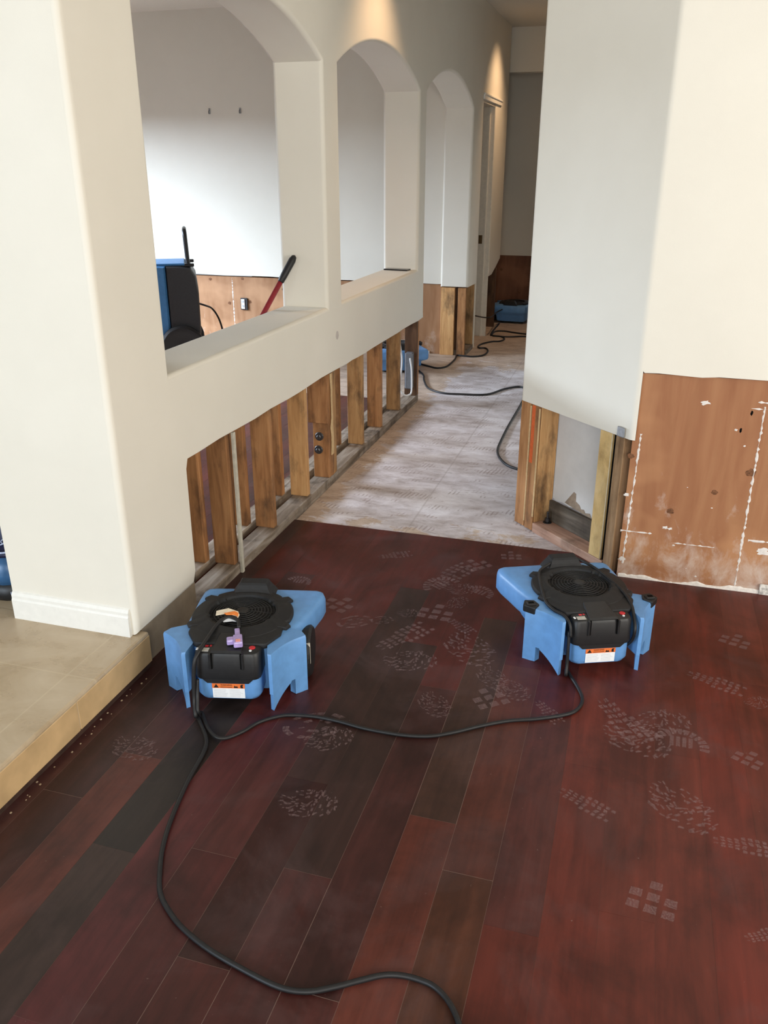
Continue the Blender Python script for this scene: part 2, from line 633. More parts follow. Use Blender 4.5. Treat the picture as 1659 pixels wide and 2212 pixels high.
def slab(bm, outer, holes, xf_, xb, rnd=None):
    """wall slab in the y-z plane with holes and bullnosed edges; outer = [(y, z, r)]"""
    def prep(loop, solid_left):
        n = len(loop)
        ar = sum(loop[i][0] * loop[(i + 1) % n][1] - loop[(i + 1) % n][0] * loop[i][1] for i in range(n))
        if (ar > 0) != solid_left:
            loop = loop[::-1]
        nr = []
        for i in range(n):
            a, b, c = loop[i - 1], loop[i], loop[(i + 1) % n]
            d1 = Vector((b[0] - a[0], b[1] - a[1])).normalized()
            d2 = Vector((c[0] - b[0], c[1] - b[1])).normalized()
            n1, n2 = Vector((-d1.y, d1.x)), Vector((-d2.y, d2.x))
            m = n1 + n2
            m = m / max(0.35, m.dot(n1)) if m.length > 1e-6 else n1
            nr.append(m)
        return loop, nr
    loops = [prep(outer, True)] + [prep(h, False) for h in holes]
    K = 5
    fr, bk = [], []
    for loop, nr in loops:
        rows = []
        for side in (0, 1):
            seq = range(K + 1) if side == 0 else range(K, -1, -1)
            for k in seq:
                q = (pi / 2) * k / K
                row = []
                for (y, z, r), m in zip(loop, nr):
                    ins = r * (1 - sin(q))
                    dx = r * (1 - cos(q))
                    x = xf_ - dx if side == 0 else xb + dx
                    row.append(bm.verts.new((x, y + m.x * ins, z + m.y * ins)))
                rows.append(row)
        n = len(loop)
        for a, b in zip(rows, rows[1:]):
            for i in range(n):
                j = (i + 1) % n
                f = bm.faces.new((a[i], a[j], b[j], b[i]))
                f.smooth = True
        fr.append(rows[0])
        bk.append(rows[-1])
    for set_ in (fr, bk):
        ed = []
        for row in set_:
            for i in range(len(row)):
                e = bm.edges.get((row[i], row[(i + 1) % len(row)]))
                ed.append(e)
        bmesh.ops.triangle_fill(bm, use_beauty=True, use_dissolve=False, edges=ed)
    bmesh.ops.remove_doubles(bm, verts=bm.verts[:], dist=0.00005)


# ------------------------------------------------------------------ floor, subfloor, tile step
bm = boxm(-6.2, 3.3, -3.6, 12.0, -0.14, -0.012)
struct(link('subfloor', bm, SUBF))

PW = 0.1226
X0 = -0.059
known = {-12: [1.05], -11: [1.475, 2.55], -10: [1.675, 2.9], -9: [1.343, 2.35], -8: [0.9, 1.95, 3.0], -7: [1.40, 2.62], -6: [1.114, 1.714, 2.9],
         -5: [1.407, 2.5], -4: [1.112, 2.25], -3: [1.667, 2.75], -2: [1.51, 2.45], -1: [1.383, 2.2]}
REDP = (0.150, 0.026, 0.017)
tints = {(-12, 0): (.075, .030, .028), (-12, 1): (.070, .033, .03), (-11, 0): (.062, .026, .024), (-11, 1): (.050, .022, .021), (-11, 2): (.06, .025, .023),
         (-10, 0): (.115, .040, .030), (-10, 1): (.066, .028, .027), (-10, 2): (.060, .024, .022),
         (-9, 0): (.046, .034, .030), (-9, 1): (.024, .021, .019), (-9, 2): (.055, .022, .02),
         (-8, 0): (.105, .028, .034), (-8, 1): (.092, .026, .028), (-8, 2): (.055, .022, .02), (-8, 3): (.06, .02, .018),
         (-7, 0): (.070, .020, .019), (-7, 1): (.080, .027, .025), (-7, 2): (.06, .02, .02),
         (-6, 0): (.070, .022, .019), (-6, 1): (.036, .012, .010), (-6, 2): (.047, .026, .022), (-6, 3): (.055, .019, .018),
         (-5, 0): (.062, .020, .018), (-5, 1): (.040, .023, .020), (-5, 2): (.055, .020, .018),
         (-4, 0): (.080, .022, .018), (-4, 1): (.058, .022, .020), (-4, 2): (.052, .021, .019),
         (-3, 0): (.125, .040, .027), (-3, 1): (.062, .035, .025), (-3, 2): (.06, .022, .019),
         (-2, 0): (.085, .036, .020), (-2, 1): (.105, .036, .024), (-2, 2): (.068, .022, .019),
         (-1, 0): (.110, .027, .018), (-1, 1): (.090, .030, .025), (-1, 2): (.072, .022, .020)}
bm = bmesh.new()
lay = bm.loops.layers.float_color.new('plank_tint')
for k in range(-13, 27):
    xa, xb = X0 + PW * k, X0 + PW * (k + 1)
    js = known.get(k)
    if js is None:
        y = 0.3 + random.random()
        js = []
        while y < 3.2:
            js.append(y)
            y += 0.7 + 0.9 * random.random()
    ys = [-3.6] + js + [3.431]
    gap = 0.00022
    for i in range(len(ys) - 1):
        gap = random.choice((.0003, .0005, .0008)) if (k < -1 and ys[i] < 1.75) else .0002
        c = tints.get((k, i))
        if c:
            c = (c[0] * 1.28, c[1] * .98, c[2] * .93)
            if ys[i] > 1.9:
                c = (.112 + .02 * random.random(), .021, .017)
        if c is None:
            q = 0.82 + 0.36 * random.random()
            h = random.random()
            c = (REDP[0] * q * 1.1, REDP[1] * q * (0.95 + .3 * h), REDP[2] * q * (0.9 + .3 * h))
        b = bmesh.new()
        box(b, xa + gap, xb - gap, ys[i] + gap, ys[i + 1] - gap, -0.0118, 0.0)
        b.verts.index_update()
        mv = [bm.verts.new(v.co) for v in b.verts]
        for f in b.faces:
            nf = bm.faces.new([mv[v.index] for v in f.verts])
            for lp in nf.loops:
                lp[lay] = (*c, 1)
        b.free()
floor = struct(link('floor', bm, FLOOR))
bm = boxm(X0 - 13 * PW + 0.002, 3.25, -3.6, 3.4305, -0.0117, -0.0004)
link('joint_filling', bm, UNDER, floor)

bm = bmesh.new()
lay = bm.loops.layers.float_color.new('plank_tint')
for k in range(-47, -13):
    y = 2.69
    while y < 5.74:
        y2 = min(5.745, y + 0.7 + 0.8 * random.random())
        q = 0.8 + 0.4 * random.random()
        b = bmesh.new()
        box(b, X0 + PW * k + .0005, min(-1.712, X0 + PW * (k + 1) - .0005), y + .0005, y2 - .0005, -0.0118, 0.0)
        b.verts.index_update()
        mv = [bm.verts.new(v.co) for v in b.verts]
        for f in b.faces:
            nf = bm.faces.new([mv[v.index] for v in f.verts])
            for lp in nf.loops:
                lp[lay] = (REDP[0] * q, REDP[1] * q, REDP[2] * q, 1)
        b.free()
        y = y2
struct(link('floor_dining', bm, FLOOR))

# dusty boot prints, stains of the floor
def sole_mesh(kind):
    bm = bmesh.new()
    rr = random.Random(kind)
    def quad(pts):
        bm.faces.new([bm.verts.new((x, y, 0)) for x, y in pts])
    if kind == 0:      # whole lugged sole, unit length
        n = 9
        for i in range(n):
            x = -0.5 + (i + 0.5) / n
            w = 0.19 * (1 - abs(2 * x - 0.25) ** 2.6 * 0.45) * (0.72 if -0.25 < x < -0.02 else 1)
            for s in (-1, 1):
                quad([(x - .045, s * w * .98), (x + .025, s * w), (x + .035, s * w * .62), (x - .035, s * w * .60)])
                if rr.random() < .8:
                    quad([(x - .05, s * w * .48), (x + .02, s * w * .5), (x + .045, s * .012), (x - .02, s * .012)])
    elif kind == 1:    # heel: two rings
        for R, r in ((0.5, 0.40), (0.26, 0.17)):
            n = 22
            for i in range(n):
                if rr.random() < .38:
                    continue
                a, b = 2 * pi * i / n, 2 * pi * (i + .92) / n
                quad([(R * cos(a), .62 * R * sin(a)), (R * cos(b), .62 * R * sin(b)), (r * cos(b), .62 * r * sin(b)), (r * cos(a), .62 * r * sin(a))])
    elif kind == 2:    # small group of lug blocks
        for i in range(3):
            for j in range(2 + i % 2):
                x, y = -0.5 + i * .36, -0.3 + j * .34
                quad([(x, y), (x + .26, y + .02), (x + .25, y + .24), (x + .01, y + .22)])
    elif kind == 3:    # smear of broken tread
        for i in range(95):
            a = rr.uniform(0, 2 * pi)
            q = math.sqrt(rr.random()) * .5
            x, y = q * cos(a), .62 * q * sin(a)
            l_, w, t = rr.uniform(.015, .05), rr.uniform(.008, .018), rr.uniform(-.6, .6) + (1.2 if x > 0 else 0)
            quad([(x + u * cos(t) * l_ - v * sin(t) * w, y + u * sin(t) * l_ + v * cos(t) * w) for u, v in ((-1, -1), (1, -1), (1, 1), (-1, 1))])
    else:              # toe arc of radial blocks
        n = 11
        for i in range(n):
            a, b = pi * i / n - .2, pi * (i + .7) / n - .2
            quad([(.5 * cos(a), .5 * sin(a) - .2), (.5 * cos(b), .5 * sin(b) - .2), (.33 * cos(b), .33 * sin(b) - .2), (.33 * cos(a), .33 * sin(a) - .2)])
        for i in range(4):
            quad([(-.2 + .11 * i, -.25), (-.13 + .11 * i, -.25), (-.12 + .11 * i, .05), (-.19 + .11 * i, .05)])
    me = bpy.data.meshes.new('boot_print')
    bm.to_mesh(me)
    bm.free()
    me.materials.append(DUST)
    return me


SOLES = [sole_mesh(i) for i in range(5)]
PRINTS = [(-.90, 3.18, .16, 31, 0), (-.41, 3.31, .09, 12, 2), (-.66, 2.97, .17, 60, 4), (-.62, 3.06, .27, 66, 0), (-.53, 3.18, .11, 47, 2), (-.48, 2.96, .13, -21, 4),
          (-1.21, 2.84, .11, 2, 4), (-.99, 2.68, .12, -24, 2), (-.885, 2.58, .14, 35, 1), (-.79, 2.62, .09, 20, 1), (-.71, 2.70, .10, 20, 3), (-.61, 2.72, .13, -4, 2),
          (-.50, 2.66, .14, -35, 0), (-.68, 2.53, .25, 58, 0), (-.44, 2.52, .25, -50, 3), (-.33, 2.36, .15, -53, 3), (-.31, 2.23, .11, 37, 2), (-.26, 2.31, .15, -32, 3),
          (-.13, 2.22, .13, -50, 0), (.09, 2.24, .24, -56, 0), (.13, 2.16, .22, -20, 3), (.26, 2.20, .16, -1, 4), (.38, 2.54, .19, -21, 0), (.46, 2.83, .10, -21, 2), (.50, 2.46, .10, 28, 3),
          (.01, 1.84, .16, -26, 0), (.44, 2.15, .08, -29, 2), (.40, 1.80, .15, 1, 0), (.18, 1.55, .11, -11, 2), (.42, 1.53, .10, 25, 0), (-.70, 1.63, .17, 14, 3), (-.80, 1.95, .20, 30, 1),
          (-.74, 1.90, .16, 40, 3), (-.48, 2.16, .15, -52, 3), (.25, 1.90, .22, -44, 3), (-1.27, 1.70, .16, -9, 3), (-.56, 2.95, .15, 20, 3), (-.55, 2.83, .12, 70, 3), (.20, 2.26, .2, 30, 3), (-.62, 2.38, .2, 20, 3)]
for i, (x, y, L, a, k) in enumerate(PRINTS):
    o = bpy.data.objects.new('boot_print', SOLES[k])
    COL.objects.link(o)
    o.parent = floor
    o.location = (x, y, 0.0006 + i * 0.00001)
    o.rotation_euler = (0, 0, radians(a))
    o.scale = (L, L, 1)

# tile landing beside the column with its riser
bm = bmesh.new()
box(bm, -6.0, -1.445, -3.6, 2.10, 0.022, 0.135, bev=0.008, seg=2)
box(bm, -6.0, -1.95, 2.09, 2.62, 0.0, 0.134)
box(bm, -1.95, -1.70, 2.085, 2.42, 0.0, 0.134)
step = struct(link('floor_tile_landing', bm, TILE))
for (ya, yb) in ((-1.2, -.2), (-.199, .75), (.752, 1.700), (1.703, 2.097)):
    link('riser_tile', boxm(-1.46, -1.4435, ya, yb, .0235, .122, bev=.0015), TILER, step)
bm = boxm(-1.70, -1.472, 2.101, 2.462, 0.0, 0.138)
link('riser_board', bm, RISERB, step)
bm = boxm(-1.60, -1.452, -3.6, 2.10, 0.0, 0.024)
link('edge_strip', bm, DARKSTRIP, step)
bm = bmesh.new()
rr = random.Random(3)
for i in range(26):
    y = rr.uniform(1.25, 2.05)
    x = -1.445 + rr.uniform(0, .02)
    s = rr.uniform(.0006, .0022)
    box(bm, x, x + s * 2, y, y + s * 2.5, 0.0, s)
o = link('plaster_crumbs', bm, TILE, step)
o['kind'] = 'stuff'

# ------------------------------------------------------------------ hall wall with arches
XF, XB = -1.46, -1.705
rr = random.Random(11)


def cutz(y):
    return 0.618 - 0.011 * (y - 2.46)


R = 0.02
outer = [(2.06, .138, R), (2.45, .138, R)]
outer += [(2.457, .19, .003), (2.459, .40, .003), (2.461, .585, .003), (2.475, cutz(2.47), .003)]
y = 2.56
while y < 5.75:
    outer.append((y, cutz(y) + rr.uniform(-.004, .004), .003))
    y += rr.uniform(.09, .22)
outer += [(5.86, .585, .003), (5.868, .62, R)]


def arch(y0, y1, spring, rise, n=18):
    """segmental arch points from y0 to y1 over the top"""
    c = (y1 - y0) / 2
    Rr = (c * c + rise * rise) / (2 * rise)
    zc = spring + rise - Rr
    a0 = math.asin(c / Rr)
    return [((y0 + y1) / 2 + Rr * sin(a), zc + Rr * cos(a)) for a in [(-a0 + 2 * a0 * i / n) for i in range(n + 1)]]


for (yy, zz) in arch(5.868, 7.462, 2.025, 0.185):
    outer.append((yy, zz, R))
outer += [(7.462, .60, R), (7.47, .595, .003), (7.868, .585, .003), (7.872, 2.115, .003), (8.52, 2.115, .003), (8.523, .575, .003), (8.70, .575, .003), (8.95, .63, .003), (9.18, .69, .003), (9.20, .74, R),
          (9.20, 2.84, 0), (2.06, 2.84, R)]
holes = []
for (y0, y1, sp) in ((2.41, 3.93, 2.005), (4.14, 5.69, 2.015)):
    h = [(y0, .93, R), (y1, .93, R)] + [(a, b, R) for a, b in arch(y0, y1, sp, 0.170)][::-1]
    holes.append(h)
bm = bmesh.new()
slab(bm, outer, holes, XF, XB)
wall_left = struct(link('wall_left', bm, PAINT, None, True))
bpy_smooth(wall_left, 35)
wn = wall_left.modifiers.new('weighted_normal', 'WEIGHTED_NORMAL')
wn.mode = 'FACE_AREA'
wn.weight = 100
wn.keep_sharp = True
# block that widens the slab end into the column by the landing
bm = bmesh.new()
prism(bm, [(-1.935, 2.0598), (-1.4798, 2.0598), (-1.4798, 2.075), (-1.68, 2.10), (-1.68, 2.405), (-1.935, 2.405)], 0.1385, 2.8395)
struct(link('column', bm, PAINT))
# baseboard on the column face
bm = bmesh.new()
prof = [(2.060, .134), (2.046, .134), (2.046, .205), (2.049, .212), (2.049, .222), (2.054, .232), (2.060, .236)]
loft(bm, [[(x, a, b) for a, b in prof] for x in (-1.933, -1.482)])
struct(link('baseboard_column', bm, TRIM))

# scuff on the wall
bm = bmesh.new()
lathe(bm, [(0.0, 0.0), (0.022, 0.0003), (0.0, 0.0004)], (XF + .0002, 4.05, .775), 14, 'x', cap=False)
link('scuff_mark', bm, plain('grey_scuff', (.52, .48, .44), .8, .2), wall_left)

# ------------------------------------------------------------------ studs and plates of the half wall
def board(name, x0, x1, y0, y1, z0, z1, mat, label, cat, group=None, bev=.002):
    cx, cy = (x0 + x1) / 2, (y0 + y1) / 2
    bm = boxm(x0 - cx, x1 - cx, y0 - cy, y1 - cy, 0, z1 - z0, bev=bev)
    o = link(name, bm, mat, loc=(cx, cy, z0))
    return tag(o, label, cat, group)


FX0, FX1 = -1.566, -1.474
SX0, SX1 = -1.577, -1.487
BX0, BX1 = -1.700, -1.612
board('bottom_plate', FX0, FX1, 2.463, 5.805, -.012, .040, PLATE, 'weathered front bottom plate lying along the hall edge of the cut wall', 'lumber', 'half wall plates')
board('bottom_plate', BX0, BX1, 2.463, 5.805, -.012, .040, PLATE, 'grey rear bottom plate behind the dark gap under the cut wall', 'lumber', 'half wall plates')
ordn = ['first', 'second', 'third', 'fourth', 'fifth', 'sixth']
fy = [(2.815, STUD, 'beside the thin grey drywall strip'), (3.218, STUD, 'speckled with dark mould'), (3.636, STUDY, 'just before the bolted post'),
      (4.528, STUDY, 'first one past the bolted post'), (4.906, STUD, 'plain reddish, between paler studs'), (5.332, STUDY, 'with black knotty stains')]
for i, (y, m, d) in enumerate(fy):
    board('wall_stud', SX0, SX1, y, y + .038, .040, cutz(y) - .007, m, '%s front-row stud from the column, %s' % (ordn[i], d), 'stud', 'front row studs of the cut wall')
by = [2.797, 3.205, 3.605, 4.470, 4.880, 5.300]
bd = ['beside the column, with a round knot', 'seen past the grey drywall strip', 'reddish, behind the mould-speckled stud', 'narrow, just past the bolted post', 'dark sliver behind a paler stud', 'dark sliver by the stained stud']
for i, y in enumerate(by):
    board('wall_stud', BX0, BX1, y, y + .038, .040, cutz(y) - .007, STUD, '%s rear-row stud counted from the column, %s' % (ordn[i], bd[i]), 'stud', 'rear row studs of the cut wall')

# bolted double post
post = thing('bolted_post', 'thick built-up wooden post with two dark bolts in the cut wall', 'post', (-1.52, 3.927, .04))
zt = cutz(4.0) - .007 - .04
link('post_ply', boxm(-.042, .045, 0, .038, 0, zt, bev=.002), STUD, post)
link('post_ply', boxm(-.042, .047, .0385, .0765, 0, zt, bev=.002), STUD, post)
link('post_ply', boxm(-.042, .046, .077, .115, 0, zt, bev=.002), STUDY, post)
bm = boxm(-.064, .043, -.012, -.0005, .300, zt, bev=.002)
tag(link('scab_block', bm, STUD, post), 'wood block nailed over the post top', None)
bm = bmesh.new()
rr = random.Random(5)
zs = [.12 + .05 * i for i in range(9)]
loft(bm, [[(.0475, .02 + rr.uniform(0, .012) + .01 * i / 9, z), (.0475, .062 + rr.uniform(0, .012), z), (.0515, .055, z), (.0515, .03, z)] for i, z in enumerate(zs)] + [[(.0475, .03, zt), (.0475, .06, zt), (.0515, .055, zt), (.0515, .035, zt)]])
tag(link('split_face', bm, SPLIT, post), 'pale splintered strip', None)
for (bx, bz) in ((-.006, .226), (-.012, .153)):
    bm = bmesh.new()
    lathe(bm, [(.023, 0), (.023, -.004), (.021, -.006), (.013, -.006)], (bx, -.0003, bz), 24, 'y')
    b = link('washer', bm, STEEL, post)
    bm = bmesh.new()
    lathe(bm, [(.013, -.006), (.013, -.014), (.009, -.017)], (bx, -.0003, bz), 6, 'y')
    link('bolt_head', bm, STEEL, b)

# pale drywall strip left on the first stud
bm = boxm(-.006, .006, -.009, .009, 0, cutz(2.87) - .005, bev=.001)
tag(link('drywall_strip', bm, plain('grey_drywall_edge', (.50, .47, .39), .8, .2), loc=(-1.4665, 2.842, .0)), 'thin grey drywall strip standing against the first front stud', 'drywall strip')

# end post of the half wall and the wiring inside the last bay
ep = thing('end_post', 'dark red end post closing the cut wall at the walkway', 'post', (-1.52, 5.745, .04))
zt = cutz(5.76) - .007 - .04
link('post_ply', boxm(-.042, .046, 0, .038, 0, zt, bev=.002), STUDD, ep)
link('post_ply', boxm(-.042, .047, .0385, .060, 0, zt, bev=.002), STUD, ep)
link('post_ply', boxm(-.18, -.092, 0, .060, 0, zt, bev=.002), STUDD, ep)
bm = bmesh.new()
tube(bm, [(-1.56, 5.60, .575), (-1.558, 5.60, .45), (-1.545, 5.61, .33), (-1.55, 5.60, .2), (-1.556, 5.61, .12), (-1.53, 5.62, .075), (-1.50, 5.64, .07), (-1.485, 5.66, .10), (-1.488, 5.66, .25), (-1.50, 5.66, .33)], .006, 8)
tag(link('wall_cable', bm, WHITE), 'white cable looping inside the dark last bay of the cut wall', 'cable')
bm = boxm(-1.545, -1.492, 5.69, 5.743, .10, .36, bev=.006)
tag(link('junction_box', bm, plain('grey_box', (.16, .17, .19), .5, .4)), 'grey box fixed to the end post in the last wall bay', 'junction box')

# ------------------------------------------------------------------ walkway jamb below the cut and closet doorway
jl = 'stud under the jamb beyond the third arch'
board('wall_stud', -1.700, -1.575, 7.468, 7.506, -.012, .588, STUDY, 'pale %s, next to the dark slot' % jl, 'stud', 'jamb studs')
board('wall_stud', -1.545, -1.474, 7.468, 7.506, -.012, .588, STUD, 'whitish scarred %s, on its hall corner' % jl, 'stud', 'jamb studs')
board('wall_stud', -1.562, -1.474, 7.830, 7.868, -.012, .582, DOORW if False else STUDY, 'light stud at the closet doorway under the cut drywall', 'stud', 'jamb studs')
bm = boxm(-1.60, -1.462, 7.51, 7.826, -.012, .03)
tag(link('bottom_plate', bm, PLATE), 'short bottom plate between the walkway jamb and the closet door', 'lumber')
bm = boxm(-1.58, -1.54, 7.52, 7.80, .03, .58)
tag(link('dark_sheathing', bm, STUDD), 'dark board inside the slot under the walkway jamb', 'board')

door = struct(thing('door_1', None, None, (-1.58, 8.18, 0)))
bm = boxm(-.13, .118, .318, .336, -.012, 2.115, bev=.002)
link('door_jamb', bm, DOORW, door)
bm = boxm(.060, .074, .308, .318, -.012, 2.095)
link('door_stop', bm, DOORW, door)
bm = boxm(-.13, .118, -.306, -.290, -.012, 2.115, bev=.002)
link('door_jamb', bm, DOORW, door)
bm = boxm(-.13, .118, -.29, .318, 2.095, 2.113)
link('door_head', bm, DOORW, door)
bm = bmesh.new()
box(bm, .119, .133, -.325, .60, 2.115, 2.165, bev=.004)
box(bm, .119, .140, -.325, .60, 2.150, 2.168, bev=.004)
link('head_casing', bm, TRIM, door)
bm = boxm(.010, .045, .312, .3185, .885, .965)
link('strike_plate', bm, COPPER, door)

# ------------------------------------------------------------------ walls beyond
bm = bmesh.new()
rr = random.Random(21)
# dining / hall side far wall, plaster above a jagged cut
pts = [(-6.1, 2.84), (-1.69, 2.84), (-1.69, .615)]
x = -1.75
while x > -5.9:
    pts.append((x, .615 + .004 * (-x - 1.7) + rr.uniform(-.003, .003)))
    x -= rr.uniform(.1, .3)
pts.append((-6.1, .63))
loft(bm, [[(a, 7.482, b) for a, b in pts], [(a, 7.60, b) for a, b in pts]])
struct(link('wall_dining_far', bm, PAINT))
bm = bmesh.new()
tube(bm, [(-1.69, 7.476, .60), (-1.69, 7.476, 2.03)], .010, 8, 0)
struct(link('trim_1', bm, PAINT))

pan = thing('sheathing_panel', 'orange plywood sheathing along the bottom of the far dining wall', 'plywood panel', (-3.9, 7.5, 0))
bm = boxm(-2.2, 2.2, -.006, .05, -.012, .61)
link('board_face', bm, PLYB, pan)


def smear(x, z0, z1, w, y, seed, name='plaster_seam', parent=None, tilt=0.0, mat=PLASTER):
    rr = random.Random(seed)
    bm = bmesh.new()
    n = max(6, int((z1 - z0) / .009))
    prev = None
    for i in range(n + 1):
        z = z0 + (z1 - z0) * i / n
        c = x + tilt * (z - z0) + rr.uniform(-.0015, .0015)
        ww = w * rr.uniform(.25, 1.3) if rr.random() < .8 else .0012
        row = [bm.verts.new(p) for p in ((c - ww / 2, y, z), (c - ww / 4, y - .0012, z), (c + ww / 4, y - .0012, z), (c + ww / 2, y, z))]
        if prev:
            for k in range(3):
                bm.faces.new((prev[k], prev[k + 1], row[k + 1], row[k]))
        prev = row
    return link(name, bm, mat, parent)


def knot(x, z, y, r, parent, mat=KNOT, asp=.8):
    bm = bmesh.new()
    rows = []
    jr = random.Random(int(abs(x * 1000) + z * 777))
    jit = [jr.uniform(.78, 1.15) for _ in range(14)]
    for q, dy in ((1, 0), (.8, .0007), (.05, .0009)):
        rows.append([(x + r * q * jit[i] * cos(2 * pi * i / 14), y - dy, z + r * q * jit[i] * asp * sin(2 * pi * i / 14)) for i in range(14)])
    loft(bm, rows, False, True)
    return link('knot', bm, mat, parent)


smear(.14, .0, .60, .012, -.0061, 1, parent=pan)
for kx, kz in ((-.09, .58), (.25, .595), (.10, .36), (.315, .38), (.50, .345), (.67, .51), (1.35, .45), (1.5, .25), (1.72, .40), (1.93, .50), (-.45, .5), (1.88, .30)):
    knot(kx, kz, -.0061, .018, pan)
# far hall-side panel pieces are part of the same panel: pale bottom line
bm = boxm(1.70, 2.10, -.018, -.006, -.012, .012)
tag(link('base_remnant', bm, PLASTER, pan), 'whitish plaster remnant', None)

# electrical box in that panel
ob = thing('electrical_outlet', 'open steel outlet box with pale receptacle in the dining wall panel', 'outlet', (-3.643, 7.49, .36))
bm = bmesh.new()
box(bm, -.036, .036, -.012, .003, -.056, .056, bev=.004)
link('outlet_box', bm, STEEL, ob)
bm = bmesh.new()
box(bm, -.026, .012, -.020, -.012, -.046, .046, bev=.003)
rcp = link('receptacle', bm, WHITE, ob)
for dz in (.024, -.018):
    bm = bmesh.new()
    lathe(bm, [(.011, 0), (.011, -.003), (.006, -.003)], (-.008, -.0202, dz), 16, 'y')
    link('socket_face', bm, GREYINK, rcp)

# picture hooks high on the dining wall
for i, hx in enumerate((-3.863, -3.563)):
    h = thing('wall_hook', ('dark hook on the dining wall, closer to the column', 'dark hook on the dining wall, closer to the first pier')[i], 'hook', (hx, 7.482, 2.04), 0, 'wall hooks')
    bm = boxm(-.009, .009, -.008, 0, -.022, .026, bev=.003)
    link('hook_plate', bm, GALV, h)
    bm = bmesh.new()
    tube(bm, [(0, -.008, .01), (0, -.02, .0), (0, -.022, -.014), (0, -.015, -.02)], .003, 6, 3)
    link('hook_arm', bm, STEEL, h)

# hall end
bm = bmesh.new()
box(bm, -3.5, -.2, 9.90, 10.0, .655, 2.84)
struct(link('wall_hall_end', bm, PAINT))
bm = boxm(-1.65, .65, -.02, .04, -.012, .655)
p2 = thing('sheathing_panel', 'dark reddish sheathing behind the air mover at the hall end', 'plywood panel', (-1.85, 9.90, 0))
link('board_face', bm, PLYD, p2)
for kx, kz in ((.30, .50), (.52, .25)):
    knot(kx, kz, -.0205, .018, p2)
smear(.62, .05, .64, .008, -.0205, 4, parent=p2, mat=STUDD)
bm = boxm(-3.6, -3.5, 7.60, 10.0, -.012, 2.84)  # added out of view to stop window light leaking to the hall end
struct(link('wall_hall_light_stop', bm, PAINT))
bm = boxm(-3.5, -.345, 9.28, 9.42, 2.45, 2.84)
struct(link('beam', bm, PAINT))
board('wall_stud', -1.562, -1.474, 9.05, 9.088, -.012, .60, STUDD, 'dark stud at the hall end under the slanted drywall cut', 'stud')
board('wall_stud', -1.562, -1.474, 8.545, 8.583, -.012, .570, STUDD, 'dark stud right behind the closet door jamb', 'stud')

# dining room left wall with a window, rear dining wall, side and back walls of the main room
wy0, wy1, wz0, wz1 = 3.1, 6.7, .25, 2.12
bm = bmesh.new()
box(bm, -6.12, -6.0, 2.5, wy0, -.012, 2.84)
box(bm, -6.12, -6.0, wy1, 7.6, -.012, 2.84)
box(bm, -6.12, -6.0, wy0, wy1, -.012, wz0)
box(bm, -6.12, -6.0, wy0, wy1, wz1, 2.84)
struct(link('wall_dining_window', bm, PAINT))
bm = bmesh.new()
for y in (wy0, (wy0 + wy1) / 2 - .03, wy1 - .06):
    box(bm, -6.09, -6.03, y, y + .06, wz0, wz1)
for z in (wz0, wz1 - .05):
    box(bm, -6.085, -6.035, wy0 + .06, wy1 - .06, z, z + .05)
struct(link('window_1', bm, TRIM))
bm = boxm(-6.0, -1.95, 2.55, 2.67, .134, 2.84)
struct(link('wall_dining_near', bm, PAINT))

# ceiling
bm = boxm(-6.15, 3.3, -.4, 10.0, 2.84, 2.94)
struct(link('ceiling', bm, CEIL))

# unseen side wall of main room with window opening, added to block sky light
bm = bmesh.new()
box(bm, 3.24, 3.34, -3.6, -.75, -.012, 2.84)
box(bm, 3.24, 3.34, 1.95, 3.36, -.012, 2.84)
box(bm, 3.24, 3.34, -.75, 1.95, -.012, .62)
box(bm, 3.24, 3.34, -.75, 1.95, 2.48, 2.84)
struct(link('wall_side_sky_block', bm, PAINT))

# recessed downlights
for i, (x, y) in enumerate(((-0.96, 4.76), (-0.94, 8.45))):
    d = thing('recessed_downlight', ('recessed downlight over the second arch', 'recessed downlight near the closet door')[i], 'ceiling light', (x, y, 2.84), 0, 'hall downlights')
    bm = bmesh.new()
    ring(bm, (0, 0, -.003), .075, .009, 32, 8)
    link('trim_ring', bm, TRIM, d)

# ------------------------------------------------------------------ wall on the other side: 45 degree corner
P45 = Vector((-.46, 3.73, 0))
T = Vector((.7071, -.7071, 0))
NI = Vector((.7071, .7071, 0))


def w45(s, d, z):
    v = P45 + T * s + NI * d
    return (v.x, v.y, z)


def arcpts(c, r, a0, a1, n=6):
    return [(c[0] + r * cos(a0 + (a1 - a0) * i / n), c[1] + r * sin(a0 + (a1 - a0) * i / n)) for i in range(n + 1)]


# plan of the upper drywall, bullnosed at both corners
r1 = .03
d1 = r1 * math.tan(radians(22.5))
cA = (-.46 + r1, 3.73 + d1)
cB = (.03 + d1, 3.24 + r1)
plan = [(-.46, 9.9)] + arcpts(cA, r1, pi, pi * 1.25) + arcpts(cB, r1, pi * 1.25, pi * 1.5) + [(.045, 3.24), (.045, 3.36), (-.34, 3.785), (-.34, 9.9)]
bm = bmesh.new()
rr = random.Random(2)
lo = []
for (x, y) in plan:
    lo.append((x, y, .590))
loft(bm, [lo, [(x, y, 2.84) for x, y in plan]])
